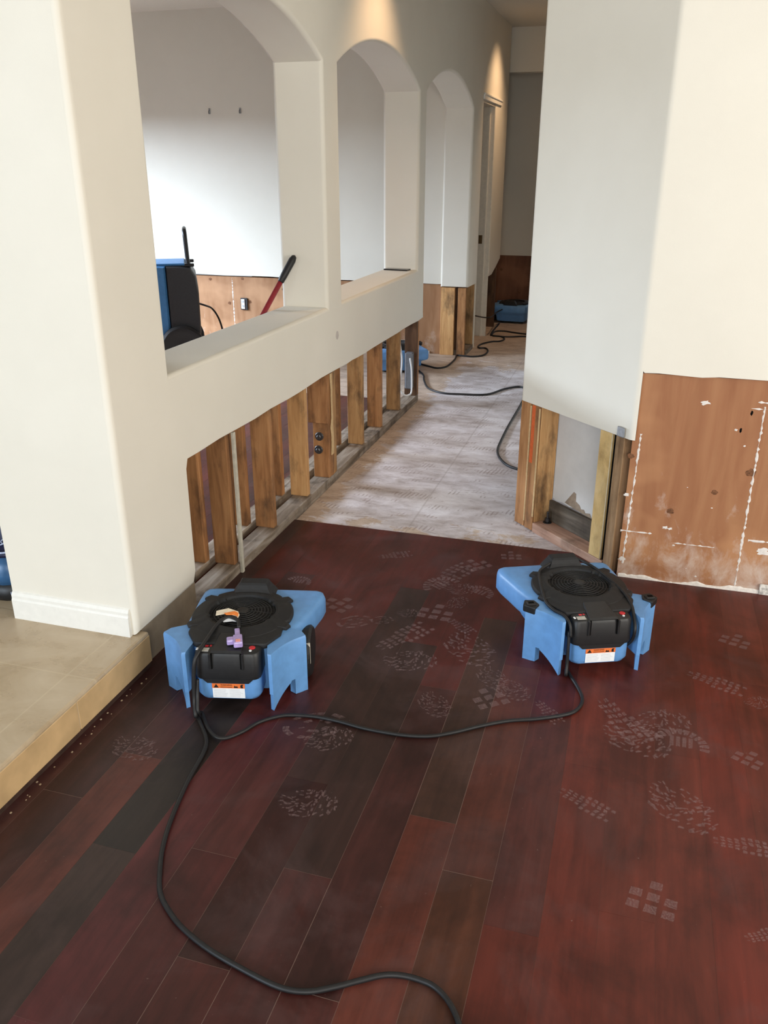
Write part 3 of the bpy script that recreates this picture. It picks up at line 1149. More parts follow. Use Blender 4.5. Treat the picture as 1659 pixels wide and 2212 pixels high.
# main room wall, with the ragged cut above the plywood
lo2 = []
x = .045
tops = [(.045, .862), (.05, .855)]
x = .1
while x < 3.2:
    tops.append((x, .853 + rr.uniform(-.003, .004)))
    x += rr.uniform(.05, .16)
tops.append((3.2, .853))
poly = [(.045, 2.84)] + tops + [(3.2, 2.84)]
loft(bm, [[(a, 3.24, b) for a, b in poly], [(a, 3.36, b) for a, b in poly]])
wr = struct(link('wall_right', bm, PAINT))
for p in wr.data.polygons:
    p.use_smooth = False
bm = bmesh.new()
prism(bm, [(-.02, 3.2899), (.008, 3.2615), (.014, 3.2615), (-.014, 3.2905)], .592, .632, bev=.003)
xf(bm, Matrix.Translation((-.008, -.008, 0)))
tag(link('corner_bead', bm, GALV, wr), 'bare grey corner bead end', None)

bm = boxm(-.455, -.345, 4.62, 9.88, -.012, .5895)
struct(link('wall_hall_lower', bm, PAINT))

# lower part: plywood panel of the main room wall
pr = thing('sheathing_panel', 'large orange plywood sheathing panel below the cut drywall, beside the corner studs', 'plywood panel', (1.6, 3.254, 0))
bm = bmesh.new()
pp = [(-1.565, -.002), (1.6, -.002), (1.6, .851), (-1.554, .851), (-1.554, .588), (-1.565, .588)]
loft(bm, [[(a, 0, b) for a, b in pp], [(a, .05, b) for a, b in pp]])
link('board_face', bm, PLY, pr)
smear(-1.548, .06, .615, .008, -.0002, 5, parent=pr, tilt=.022)
smear(-1.109, .01, .755, .009, -.0002, 6, parent=pr, tilt=-.006)
smear(-.50, .0, .80, .009, -.0002, 16, parent=pr)
smear(.3, .0, .80, .009, -.0002, 17, parent=pr)
rr = random.Random(8)
for (xa, xb, z) in ((-1.57, -1.44, .205), (-1.37, -1.20, .175), (-1.09, -.98, .222), (-1.14, -1.0, .77), (-1.16, -1.0, .745)):
    x = xa
    bm = bmesh.new()
    prev = None
    while x < xb:
        h = rr.uniform(.0004, .005) if rr.random() < .8 else .0003
        dz = rr.uniform(-.001, .001)
        row = [bm.verts.new(p) for p in ((x, -.0002, z + dz - h), (x, -.0012, z + dz), (x, -.0002, z + dz + h))]
        if prev:
            for k in range(2):
                bm.faces.new((prev[k], prev[k + 1], row[k + 1], row[k]))
        prev = row
        x += rr.uniform(.006, .018)
    link('plaster_seam', bm, PLASTER, pr)


def blob(x, z, r, seed, parent, y=-.0002, asp=.6, mat=PLASTER):
    rr = random.Random(seed)
    n = 16
    bm = bmesh.new()
    c0 = bm.verts.new((x, y - .0014, z))
    vv = []
    for i in range(n):
        q = r * rr.uniform(.45, 1.15)
        vv.append(bm.verts.new((x + q * cos(2 * pi * i / n), y - .0004, z + asp * q * sin(2 * pi * i / n))))
    for i in range(n):
        bm.faces.new((c0, vv[i], vv[(i + 1) % n]))
    return link('plaster_dab', bm, mat, parent)


for i, (bx, bz, br) in enumerate(((-1.318, .755, .018), (-1.40, .238, .014), (-1.38, .235, .010), (-1.36, .165, .006), (-1.34, .415, .003), (-1.24, .34, .004), (-1.565, .36, .012), (-1.03, .18, .03), (-1.2, .66, .008), (-1.55, .08, .02), (-1.26, .04, .006), (-1.16, .60, .006), (-1.3, .07, .003))):
    blob(bx, bz, br, 30 + i, pr)
for (kx, kz, kr) in ((-1.563, .522, .014), (-1.239, .405, .013), (-1.39, .309, .015), (-1.121, .498, .020), (-.7, .5, .018), (-.3, .3, .018)):
    knot(kx, kz, -.0003, kr, pr)
for (kx, kz) in ((-1.155, .727), (-1.183, .66)):
    knot(kx, kz, -.0003, .0045, pr, HOLE, 2.2)
# ragged plaster along the bottom
bm = bmesh.new()
x = -1.56
top_ = []
h = .008
while x < 1.5:
    h = max(.0015, min(.022, h + rr.uniform(-.006, .006)))
    top_.append((x, h))
    x += rr.uniform(.006, .02)
prev = None
for a, h in top_:
    row = [bm.verts.new(p) for p in ((a, -.006, -.001), (a, -.0045, h * .7), (a, -.0003, h))]
    if prev:
        for k in range(2):
            bm.faces.new((prev[k], row[k], row[k + 1], prev[k + 1]))
    prev = row
link('bottom_plaster', bm, PLASTER, pr)
bm = boxm(-1.02, -.90, -.012, -.004, -.001, .045, bev=.003)
tag(link('baseboard_fragment', bm, plain('flaky_white', (.6, .58, .54), .9, .1, nscale=70, amt=.5), pr), 'flaky whitish baseboard scrap', None)


def board45(name, s0, s1, d0, d1_, z0, z1, mat, label, cat='stud', group=None, parent=None):
    """board in the angled stud bay, given along (s) and into (d) the wall"""
    M = Matrix(((T.x, NI.x, 0), (T.y, NI.y, 0), (0, 0, 1)))
    cs, cd = (s0 + s1) / 2, (d0 + d1_) / 2
    bm = boxm(s0 - cs, s1 - cs, d0 - cd, d1_ - cd, 0, z1 - z0, bev=.0015)
    o = link(name, bm, mat)
    o.location = w45(cs, cd, z0)
    o.rotation_euler = (0, 0, radians(-45))
    if label:
        tag(o, label, cat, group)
    return o


ZT = .588
board45('bottom_plate', .1335, .605, .002, .09, -.012, .034, PLATER, 'reddish bottom plate across the open angled stud bay', 'lumber')
board45('wall_stud', -.005, .066, .004, .09, -.008, ZT, STUD, 'outer corner stud at the hall edge of the angled bay', 'stud')
o = thing('corner_stud', 'stud with orange paint stripe and splintered edges in the angled bay', 'stud', w45(.1025, .046, -.008), radians(-45))
link('stud_body', boxm(-.029, .029, -.044, .050, 0, ZT + .008, bev=.0015), STUD, o)
bm = boxm(-.024, -.002, -.0446, -.0440, .325, ZT + .006)
tag(link('paint_stripe', bm, ORANGE, o), 'orange paint stripe', None)
for (dx, z0, z1) in ((-.033, .03, .26), (-.035, .25, ZT), (.027, .07, ZT)):
    bm = boxm(dx - .003, dx + .004, -.047, -.040, z0, z1, bev=.0015)
    link('splinter_edge', bm, SPLIT, o)
board45('wall_stud', .1325, .1345, .01, .11, .034, ZT, STUDY, 'stained side board deep in the angled bay', 'board')
board45('wall_stud', .520, .588, .002, .088, .036, ZT, OSB, 'pale strand-board faced stud in the angled bay', 'stud')
board45('drywall_strip', .5882, .5912, .000, .006, .036, ZT, plain('drywall_core', (.52, .46, .33), .85, .2), 'pale drywall edge along the strand-board stud', 'drywall strip')
board45('wall_stud', .608, .655, .004, .09, -.008, ZT, STUDB, 'brown stud next to the orange plywood panel', 'stud')
board45('gap_shade_filler', .5885, .607, .014, .09, .0345, ZT, HOLE, 'black filler standing in for shadow of the gap beside the strand-board stud', 'board')  # near-black filler painted for the deep shadow in this gap
bd_ = thing('back_drywall', 'grey back side of drywall with torn bottom edge in the angled bay', 'drywall', w45(.35, .113, 0), radians(-45))
bm = bmesh.new()
rr = random.Random(14)
lo = [(-.235, .145)]
s = -.19
while s < .2:
    lo.append((s, .136 + rr.uniform(-.005, .006) - .006 * (s + .2)))
    s += rr.uniform(.02, .05)
lo += [(.235, .125)]
poly = lo + [(.235, ZT), (-.235, ZT)]
loft(bm, [[(a, 0, b) for a, b in poly], [(a, .012, b) for a, b in poly]])
link('drywall_sheet', bm, BACKDRY, bd_)
bm = bmesh.new()
tp = [(-.13, .145), (-.075, .215), (-.06, .21), (-.058, .175), (-.03, .165), (-.02, .15), (.0, .155), (.01, .142), (.04, .15), (.06, .125), (.0, .133), (-.06, .137)]
loft(bm, [[(a, -.0002, b) for a, b in tp], [(a, -.0012, b) for a, b in tp]], False, True)
tag(link('torn_paper', bm, TORN, bd_), 'torn brown paper patch', None)
bm = boxm(-.008, .06, -.001, .0, .0, .0)
bm.free()
board45('mould_block', .137, .60, .091, .110, -.008, .132, MOULDY, 'dark mouldy plate behind the bottom of the angled bay', 'lumber')
# anchor bolt with nut on the plate
ab = thing('anchor_bolt', 'steel anchor bolt and nut on the plate of the angled bay', 'bolt', w45(.165, .065, .034))
bm = bmesh.new()
lathe(bm, [(.006, 0), (.006, .052), (.004, .055)], (0, 0, 0), 12)
link('bolt_shaft', bm, STEEL, ab)
bm = bmesh.new()
lathe(bm, [(.013, .008), (.013, .022)], (0, 0, 0), 6)
link('nut', bm, STEEL, ab)
bm = bmesh.new()
lathe(bm, [(.02, 0), (.02, .003)], (0, 0, 0), 20)
link('washer', bm, STEEL, ab)

# ------------------------------------------------------------------ air movers
def rot_z(a):
    return Matrix.Rotation(a, 4, 'Z')


def air_mover(label, loc, heading, mir=1, pads=False, wrap=False, wheel=False):
    """low air mover: local +y is the outlet end, control box at y = 0; mir flips the horn side"""
    t = thing('air_mover', label, 'air mover', loc, heading, 'blue air movers')

    def mk(name, bm, mat, parent=None, smooth=False):
        if mir < 0:
            xf(bm, Matrix.Scale(-1, 4, (1, 0, 0)))
        return link(name, bm, mat, parent or t, smooth)

    # housing core
    top = [(-.115, .07), (.115, .07), (.165, .125), (.200, .185), (.222, .250), (.240, .320), (.254, .370), (.258, .402), (.250, .425), (.228, .436), (.05, .440), (-.13, .438), (-.158, .430), (-.170, .410), (-.173, .35), (-.173, .20), (-.158, .125)]
    low = [(-.110, .075), (.110, .075), (.150, .130), (.165, .185), (.165, .250), (.165, .320), (.168, .355), (.168, .375), (.160, .392), (.150, .400), (.05, .405), (-.12, .405), (-.140, .398), (-.150, .385), (-.155, .345), (-.155, .20), (-.142, .13)]

    def lerp(a, b, q):
        return [(p[0] * (1 - q) + r_[0] * q, p[1] * (1 - q) + r_[1] * q) for p, r_ in zip(a, b)]

    def inset(a, d):
        c = (0, .25)
        out = []
        n = len(a)
        for i in range(n):
            p, q, r_ = Vector(a[i - 1]), Vector(a[i]), Vector(a[(i + 1) % n])
            e1, e2 = (q - p).normalized(), (r_ - q).normalized()
            m = Vector((-(e1.y + e2.y), e1.x + e2.x))
            m = m.normalized() if m.length > 1e-6 else Vector((0, 0))
            out.append(tuple(q + m * d))
        return out
    lv = [(inset(low, .01), .022), (low, .034), (lerp(low, top, .05), .085), (lerp(low, top, .5), .104), (lerp(low, top, .92), .116), (top, .128), (top, .178), (inset(top, .004), .190), (inset(top, .012), .197), (inset(top, .022), .199)]
    bm = bmesh.new()
    loft(bm, [[(x, y, z) for x, y in a] for a, z in lv])
    # wing legs
    for s in (-1, 1):
        ox, oy, ix, iy = .138, -.004, .228, .116
        N = 10
        def pt(q, off=0.0):
            bow = .012 * sin(pi * q)
            x = ox + (ix - ox) * q - bow * .8
            y = oy + (iy - oy) * q + bow * .65
            return (x - .8 * off, y + .6 * off)
        pl = [pt(i / N) for i in range(N + 1)] + [(.212, .142), (.165, .165), (.120, .10), (.118, .05), (.1265, -.001)]
        b = bmesh.new()
        loft(b, [[(x * s, y, z) for x, y in pl] for z in (.058, .193)] + [[(x * s * .99, y + .003, .2) for x, y in pl]])
        join(bm, b)
        b = bmesh.new()       # pointed leg under the tip
        rows_ = []
        for i in range(7):
            q = i / 10
            o_, n_ = pt(q), pt(q, .013 + .01 * q)
            zb = .054 * (i / 6) ** .9
            rows_.append([(o_[0] * s, o_[1], zb), (n_[0] * s, n_[1], zb), (n_[0] * s, n_[1], .0579), (o_[0] * s, o_[1], .0579)])
        loft(b, rows_)
        join(bm, b)
        b = bmesh.new()       # outer foot
        rows_ = []
        for q, zb in ((.7, .002), (.8, 0), (.9, 0), (1.0, 0)):
            o_, n_ = pt(q), pt(q, .024)
            rows_.append([(o_[0] * s, o_[1], zb), (n_[0] * s, n_[1], zb), (n_[0] * s, n_[1], .0579), (o_[0] * s, o_[1], .0579)])
        loft(b, rows_)
        join(bm, b)
    # chin below the control box
    b = bmesh.new()
    ch = []
    hw, y0, y1, rc = .100, -.004, .13, .03
    for cx, cy, a0 in ((-hw + rc, y0 + rc, pi), (hw - rc, y0 + rc, 1.5 * pi)):
        ch += arcpts((cx, cy), rc, a0, a0 + pi / 2, 6)
    ch += [(hw, y1), (-hw, y1)]
    def insc(d):
        return [(x * (1 - d / hw), y + (d if y < .06 else 0)) for x, y in ch]
    loft(b, [[(x, y, z) for x, y in a] for a, z in ((insc(.022), .030), (insc(.008), .036), (insc(.0), .052), (insc(0), .128))])
    join(bm, b)
    hs = mk('housing', bm, BLUE)
    bpy_smooth(hs, 40)

    # dark underside and fan opening below the horn
    bm = boxm(-.13, .13, .12, .36, .006, .024, bev=.006)
    mk('skid_base', bm, BLACK)

    # black top cover with tabs
    bm = bmesh.new()
    cx, cy = .004, .236
    n = 96
    tabs = [radians(a) for a in (38, 142, 205, 335)]
    loop = []
    for i in range(n):
        a = 2 * pi * i / n
        r = .166
        for tb in tabs:
            d = abs((a - tb + pi) % (2 * pi) - pi)
            if d < .10:
                r = .182
            elif d < .17:
                r = .158
        loop.append((a, r))
    def cl(f, z, cap=.166):
        return [(cx + min(r, cap) * f * cos(a), cy + min(r, cap) * f * sin(a), z) for a, r in loop]
    rows = [cl(1.0, .196, .2), cl(1.0, .206, .2), cl(.97, .211, .2), cl(.90, .213), cl(.74, .222), cl(.69, .222), cl(.655, .218), cl(.64, .206), cl(.60, .2015), cl(.2, .2005)]
    loft(bm, rows, False, True)
    # neck to the control box
    prism(bm, [(-.104, .046), (.108, .046), (.116, .05), (.150, .11), (.150, .2), (-.145, .2), (-.145, .11), (-.112, .05)], .190, .2095, bev=.004, seg=2)
    cv = mk('top_cover', bm, BLACKM)
    bpy_smooth(cv, 35)

    # grille rings and spokes
    bm = bmesh.new()
    for k in range(9):
        r = .020 + .0105 * k
        z = .2165 - .010 * (r / .105) ** 2 + .003
        ring(bm, (cx, cy, z), r, .0017, 40, 6)
    for k in range(6):
        a = pi * k / 6
        tube(bm, [(cx + .106 * cos(a), cy + .106 * sin(a), .208), (cx + .05 * cos(a), cy + .05 * sin(a), .2160), (cx, cy, .2185), (cx - .05 * cos(a), cy - .05 * sin(a), .2160), (cx - .106 * cos(a), cy - .106 * sin(a), .208)], .0014, 6, 2)
    gr = mk('intake_grille', bm, BLACK, None, True)
    bm = bmesh.new()
    lathe(bm, [(.018, .2165), (.018, .2205), (.010, .2215)], (cx, cy, 0), 20)
    mk('grille_hub', bm, BLACK, gr)

    # carry handle at the outlet end
    bm = bmesh.new()
    hp = []
    for (z, w, ya, yb) in ((.198, .076, .345, .432), (.212, .066, .352, .430), (.228, .054, .366, .426), (.240, .049, .374, .422), (.246, .043, .380, .416)):
        hp.append([(.012 - w, ya, z), (.012 + w, ya, z), (.012 + w, yb, z), (.012 - w, yb, z)])
    loft(bm, hp)
    mk('carry_handle', bm, BLACKM)

    # control box
    cb_hw, rc = .102, .026
    def cbl(d, yo, hwid):
        pts = []
        h = hwid - d
        for ccx, ccy, a0 in ((-h + rc, yo + d + rc, pi), (h - rc, yo + d + rc, 1.5 * pi)):
            pts += arcpts((ccx, ccy), rc, a0, a0 + pi / 2, 6)
        pts += [(h, .125), (-h, .125)]
        return pts
    bm = bmesh.new()
    lv = [(cbl(0, -.010, .101), .114), (cbl(0, -.011, .103), .120), (cbl(0, -.006, .102), .192), (cbl(.004, -.006, .102), .200), (cbl(.012, -.006, .102), .204)]
    loft(bm, [[(x, y, z) for x, y in a] for a, z in lv])
    # lower trapezoid tongue over the chin
    tz = [(-.082, .116), (.082, .116), (.064, .098), (-.064, .098)]
    loft(bm, [[(x, -.0075, z) for x, z in tz], [(x, .02, z) for x, z in tz]])
    # centre console with two ribs
    loft(bm, [[(-.048, -.004, .203), (.048, -.004, .203), (.040, .10, .2125), (-.040, .10, .2125)], [(-.046, .002, .209), (.046, .002, .209), (.036, .095, .2165), (-.036, .095, .2165)]])
    for s in (-1, 1):
        box(bm, s * .050 - .0035, s * .050 + .0035, -.0135, .004, .150, .203, bev=.0012)
    cbx = mk('control_box', bm, BLACK)
    bpy_smooth(cbx, 35)
    for s in (-1, 1):
        mk('panel_groove', boxm(s * .0445 - .0015, s * .0445 + .0015, -.0118, -.004, .152, .2035), HOLE, cbx)
    # switch label, red marks, button  (not mirrored between the two machines)
    def mk2(name, bm, mat, parent):
        return link(name, bm, mat, parent)
    bm = boxm(-.085, -.056, .004, .024, .2035, .2046)
    mk2('rating_sticker', bm, plain('grey_sticker', (.45, .44, .40), .5, .3), cbx)
    mk2('red_symbol', boxm(-.072, -.062, .030, .040, .2038, .2044), REDB, cbx)
    mk2('red_symbol', boxm(-.058, -.052, .032, .041, .2038, .2044), REDB, cbx)
    bm = bmesh.new()
    box(bm, -.096, -.089, .010, .022, .2036, .2060, bev=.001)
    mk2('rocker_switch', bm, WHITE, cbx)
    bm = bmesh.new()
    lathe(bm, [(.010, .2036), (.010, .2055), (.0075, .2065)], (.074, .030, 0), 18)
    mk2('breaker_button', bm, REDB, cbx)
    bm = bmesh.new()
    lathe(bm, [(.0042, .2036), (.0042, .2062)], (.072, .012, 0), 12)
    mk2('indicator_lamp', bm, WHITE, cbx)
    # warning label on the chin
    yl = -.0048
    lab = link('warning_label', boxm(-.050, .050, yl - .0004, yl + .001, .044, .079), WHITE, t)
    bm = boxm(-.051, .051, yl - .0006, yl + .001, .079, .0955)
    link('orange_band', bm, LABORANGE, lab)
    yy = yl - .0009
    def tri(pts):
        bm = bmesh.new()
        loft(bm, [[(x, yl - .0005, z) for x, z in pts], [(x, yy, z) for x, z in pts]])
        link('pictogram', bm, INK, lab)
    tri([(-.046, .081), (-.030, .081), (-.038, .0938)])
    tri([(.016, .081), (.030, .081), (.027, .088), (.023, .085), (.020, .090)])
    tri([(.038, .0805), (.046, .0805), (.044, .088), (.047, .0935), (.040, .0935), (.037, .089)])
    Mt = Matrix.Translation((-.006, yy + .0002, .0905)) @ Matrix.Rotation(radians(90), 4, 'X')
    text_mesh('warning_text', 'WARNING', .0075, INK, lab, Mt, .0003)
    bm = bmesh.new()
    box(bm, -.025, .012, yy, yl - .0004, .0825, .0840)
    link('text_rule', bm, INK, lab)
    bm = bmesh.new()
    rr = random.Random(4)
    for k in range(7):
        z = .074 - .0042 * k
        box(bm, -.046, -.046 + rr.uniform(.035, .044), yl - .0006, yl - .0003, z - .0007, z + .0003)
        box(bm, .003, .003 + rr.uniform(.03, .043), yl - .0006, yl - .0003, z - .0007, z + .0003)
    link('fine_print', bm, GREYINK, lab)
    if pads:
        for s in (-1, 1):
            bm = bmesh.new()
            prism(bm, [(s * .204, .090), (s * .236, .122), (s * .222, .156), (s * .190, .150), (s * .180, .118)], .180, .206, bev=.004, seg=2)
            box(bm, s * .208 - .016, s * .208 + .016, .110, .136, .204, .211, bev=.003)
            pd = link('stacking_pad', bm, RUBBER, t)
            bm = boxm(s * .208 - .009, s * .208 + .009, .117, .129, .2105, .2114)
            link('pad_slot', bm, HOLE, pd)
    if wheel:
        bm = bmesh.new()
        lathe(bm, [(.03, .196), (.078, .196), (.085, .205), (.085, .226), (.078, .234), (.03, .234)], (0, .21, .088), 32, 'x')
        w = link('side_wheel', bm, RUBBER, t)
        bm = boxm(.180, .2345, .150, .156, .075, .150)
        link('wheel_guard', bm, plain('cream_sticker', (.62, .58, .48), .6, .3), w)
    if wrap:
        bm = bmesh.new()
        tube(bm, [(-.02, .395, .238), (-.075, .372, .226), (-.118, .335, .218), (-.138, .26, .216), (-.148, .20, .212), (-.155, .13, .206), (-.145, .07, .207), (-.122, .035, .205), (-.112, .0, .19), (-.110, -.012, .15)], .0055, 8)
        tube(bm, [(.03, .395, .238), (.070, .36, .226), (.095, .30, .222), (.118, .20, .219), (.126, .13, .214), (.122, .07, .208), (.114, .03, .198), (.108, -.008, .165), (.107, .0, .12), (.103, .03, .08)], .0055, 8)
        link('wrapped_cord', bm, RUBBER, t, True)
    return t


AL, AR = radians(14), radians(23)
amL = air_mover('blue air mover by the tile landing with violet plug and paper tag on top', (-1.084, 1.954, 0), AL, 1, wheel=True)
amR = air_mover('blue air mover by the plywood panel with black stacking pads and wrapped cord', (.003, 2.492, 0), AR, -1, pads=True, wrap=True)


def world_pt(loc, a, p):
    return (loc[0] + p[0] * cos(a) - p[1] * sin(a), loc[1] + p[0] * sin(a) + p[1] * cos(a), p[2])


c = copy_tree(amR)
c['label'] = 'blue air mover on the dining subfloor showing past the end post'
c.location = (-2.0, 7.0, -.012)
c.rotation_euler = (0, 0, radians(200))
c = copy_tree(amL)
c['label'] = 'dim blue air mover at the dark hall end'
c.location = (-1.30, 9.72, -.012)
c.rotation_euler = (0, 0, radians(176))

# ------------------------------------------------------------------ cords
def cord(name, pts, label, r=.0058, z=.006, group='black power cords', sub=6):
    bm = bmesh.new()
    tube(bm, [(p[0], p[1], p[2] if len(p) > 2 else z) for p in pts], r, 10, sub)
    o = link(name, bm, RUBBER, None, True)
    return tag(o, label, 'cord', group)


LL = lambda x, y, z: world_pt((-1.084, 1.954), AL, (x, y, z))
RL = lambda x, y, z: world_pt((.003, 2.492), AR, (x, y, z))
fg = [(-1.138, 1.857), (-1.082, 1.790), (-1.06, 1.733), (-1.042, 1.605), (-1.012, 1.467), (-0.983, 1.376), (-0.951, 1.308), (-0.914, 1.247), (-0.86, 1.202), (-0.808, 1.172), (-0.737, 1.144), (-0.653, 1.122), (-0.558, 1.104), (-0.499, 1.11), (-0.448, 1.135), (-0.398, 1.167), (-0.356, 1.192), (-0.318, 1.202), (-0.279, 1.202), (-0.247, 1.195), (-0.213, 1.171), (-0.184, 1.131), (-0.154, 1.065), (-.12, .9), (-.1, .6)]
ext = thing('extension_cord', 'long black extension cord curving across the foreground floor up to the tagged air mover', 'cord', (0, 0, 0), 0, 'black power cords')
bm = bmesh.new()
up = [LL(.018, .110, .226), LL(.006, .150, .231), LL(-.03, .170, .229), LL(-.055, .135, .224), LL(-.07, .055, .217), LL(-.081, .0, .208), LL(-.092, -.022, .185), LL(-.098, -.030, .13), LL(-.100, -.040, .06), LL(-.092, -.068, .02), (-1.165, 1.885, .008)]
tube(bm, up + [(x, y, .0065) for x, y in fg], .0062, 10)
link('cable', bm, RUBBER, ext, True)
bm = bmesh.new()
M = Matrix.Translation(LL(.028, .045, .222)) @ Matrix.Rotation(AL, 4, 'Z') @ Matrix.Rotation(radians(14), 4, 'Z')
b = bmesh.new()
box(b, -.014, .014, -.034, .018, -.009, .011, bev=.004, seg=2)
box(b, -.034, -.012, -.016, .010, -.008, .010, bev=.004, seg=2)
box(b, -.008, .008, .016, .060, -.006, .008, bev=.003, seg=2)
xf(b, M)
join(bm, b)
con = link('connector', bm, CLEAR, ext)
con['label'] = 'translucent violet three-way connector'
bm = bmesh.new()
box(bm, -.007, .007, -.03, -.016, .0105, .0125)
xf(bm, M)
link('connector_light', bm, plain('pink_lamp_lens', (.85, .35, .30), .4, .5), con)
# paper tag folded over the cord
bm = bmesh.new()
tg = [[(-.075, .205, .232), (-.072, .180, .229)], [(-.035, .205, .243), (-.034, .178, .239)], [(.0, .19, .240), (.0, .166, .236)], [(.006, .18, .233), (.004, .160, .231)]]
loft(bm, [[LL(*p) for p in r_] + [LL(r_[1][0], r_[1][1], r_[1][2] - .001), LL(r_[0][0], r_[0][1], r_[0][2] - .001)] for r_ in tg])
tgo = link('paper_tag', bm, PAPER, ext)
tgo['label'] = 'cream and orange paper tag'
bm = bmesh.new()
tg = [[(-.045, .180, .2385), (-.035, .172, .237)], [(-.01, .186, .2435), (-.008, .168, .2395)], [(.003, .182, .239), (.004, .165, .2355)]]
loft(bm, [[LL(*p) for p in r_] + [LL(r_[1][0], r_[1][1], r_[1][2] - .0008), LL(r_[0][0], r_[0][1], r_[0][2] - .0008)] for r_ in tg])
link('orange_print', bm, plain('tag_orange', (.75, .22, .05), .7, .2), tgo)
bm = bmesh.new()
tg = [[(-.047, .160, .226), (-.040, .148, .224)], [(-.02, .170, .229), (-.012, .152, .226)], [(.0, .165, .228), (.002, .150, .226)]]
loft(bm, [[LL(*p) for p in r_] + [LL(r_[1][0], r_[1][1], r_[1][2] - .0008), LL(r_[0][0], r_[0][1], r_[0][2] - .0008)] for r_ in tg])
link('tag_fold', bm, WHITE, tgo)

B = [RL(-.1125, .0, .165), RL(-.1135, -.008, .11), RL(-.1135, -.012, .05), RL(-.117, -.022, .012), (-0.098, 2.47), (-0.082, 2.435), (-0.053, 2.373), (-0.034, 2.312), (-0.042, 2.259), (-0.073, 2.217), (-0.159, 2.167), (-0.239, 2.133), (-0.316, 2.084), (-0.389, 2.029), (-0.451, 1.992), (-0.518, 1.975), (-0.588, 1.97), (-0.661, 1.972), (-0.738, 1.982), (-0.814, 1.983), (-0.885, 1.97), (-0.923, 1.951), (-0.966, 1.909), (-0.993, 1.854), (-1.026, 1.812), (-1.055, 1.800, .012), (-1.100, 1.835, .010), (-1.150, 1.893, .012), LL(-.085, -.062, .03), LL(-.090, -.036, .07), LL(-.090, -.020, .12)]
cord('power_cord', B, 'black cord lying on the dark floor between the two foreground air movers', .0056)
H1 = [(-1.75, 6.80), (-1.693, 6.71), (-1.626, 6.579), (-1.581, 6.415), (-1.485, 6.171), (-1.347, 6.055), (-1.212, 6.059), (-1.02, 6.105), (-0.92, 6.31), (-0.817, 6.42), (-.75, 6.3), (-0.733, 5.941), (-0.733, 5.571), (-0.734, 5.279), (-0.728, 4.977), (-0.719, 4.805), (-0.692, 4.681), (-0.649, 4.582), (-0.606, 4.519), (-0.543, 4.478), (-.50, 4.46)]
cord('power_cord', H1, 'black cord sweeping over the whitish hall subfloor and looping by the angled bay', .0075, -.0045)
H2 = [(-1.88, 7.02, .04), (-1.78, 6.99, .004), (-1.672, 6.935), (-1.583, 6.883), (-1.519, 6.974), (-1.514, 7.275), (-1.532, 7.44), (-1.486, 7.44), (-1.386, 7.431), (-1.305, 7.516), (-1.294, 7.706), (-1.34, 7.843), (-1.40, 7.842), (-1.425, 7.919), (-1.411, 8.046), (-1.34, 8.184), (-1.269, 8.228), (-1.242, 8.357), (-1.303, 8.487), (-1.388, 8.512), (-1.425, 8.653), (-1.44, 9.242)]
cord('power_cord', H2, 'black cord winding past the walkway jamb and closet door to the hall end', .0075, -.0045)
H3 = [(-1.64, 8.43, .22), (-1.58, 8.44, .20), (-1.50, 8.45, .185), (-1.44, 8.46, .18), (-1.42, 8.6, .17), (-1.44, 9.0, .15), (-1.42, 9.33, .14)]
cord('power_cord', H3, 'black cord strung across the closet door jamb above the floor', .006)
H4 = [(-1.405, 8.507), (-1.4, 8.742), (-1.316, 8.794), (-1.216, 8.744), (-1.11, 8.698), (-.98, 8.66), (-.93, 8.60), (-.98, 8.55), (-1.098, 8.548), (-1.222, 8.486), (-1.384, 8.488)]
cord('power_cord', H4, 'black cord lying in a flat loop on the tan floor by the closet door', .0075, -.0045)

# ------------------------------------------------------------------ things in and around the dining room
dh = thing('dehumidifier', 'black and blue portable dehumidifier with upright handle behind the first arch', 'dehumidifier', (-3.80, 6.29, -.012), radians(29))
bm = bmesh.new()
sec = [(.045, .10), (.20, .10), (.268, .16), (.290, .30), (.295, .62), (.282, .76), (.245, .825), (.15, .842), (.045, .842)]
def dsec(y, f, g):
    return [(.13 + (x - .13) * f, y, .45 + (z - .45) * g) for x, z in sec]
loft(bm, [dsec(-.10, .93, .97), dsec(-.085, .98, .992), dsec(-.06, 1, 1), dsec(.36, 1, 1), dsec(.385, .98, .992), dsec(.40, .93, .97)])
shell = link('rear_shell', bm, plain('dark_grey_plastic', (0.035, 0.036, 0.039), 0.5, 0.4), dh)
bpy_smooth(shell, 30)
bm = bmesh.new()
sec = [(-.26, .06), (.044, .10), (.044, .842), (-.08, .850), (-.24, .842), (-.285, .78), (-.285, .14)]
def bsec(y, f, g):
    return [(-.14 + (x + .14) * f, y, .45 + (z - .45) * g) for x, z in sec]
loft(bm, [bsec(-.105, .90, .97), bsec(-.088, .98, .995), bsec(-.06, 1, 1), bsec(.36, 1, 1), bsec(.39, .98, .995), bsec(.405, .9, .97)])
fr_ = link('front_shell', bm, BLUED, dh)
bpy_smooth(fr_, 30)
bm = boxm(-.20, .20, -.07, .37, .843, .862, bev=.008, seg=2)
link('top_lid', bm, BLUED, dh)
bm = bmesh.new()
tube(bm, [(.225, -.03, .82), (.222, -.03, .95), (.218, -.03, 1.06), (.216, -.01, 1.105), (.216, .04, 1.115), (.216, .24, 1.115), (.216, .31, 1.105), (.218, .33, 1.06), (.225, .33, .82)], .017, 10, 5)
hd = link('push_handle', bm, BLACK, dh, True)
for y in (-.03, .33):
    bm = boxm(.17, .275, y - .03, y + .03, .832, .856, bev=.005)
    link('handle_bracket', bm, BLACK, hd)
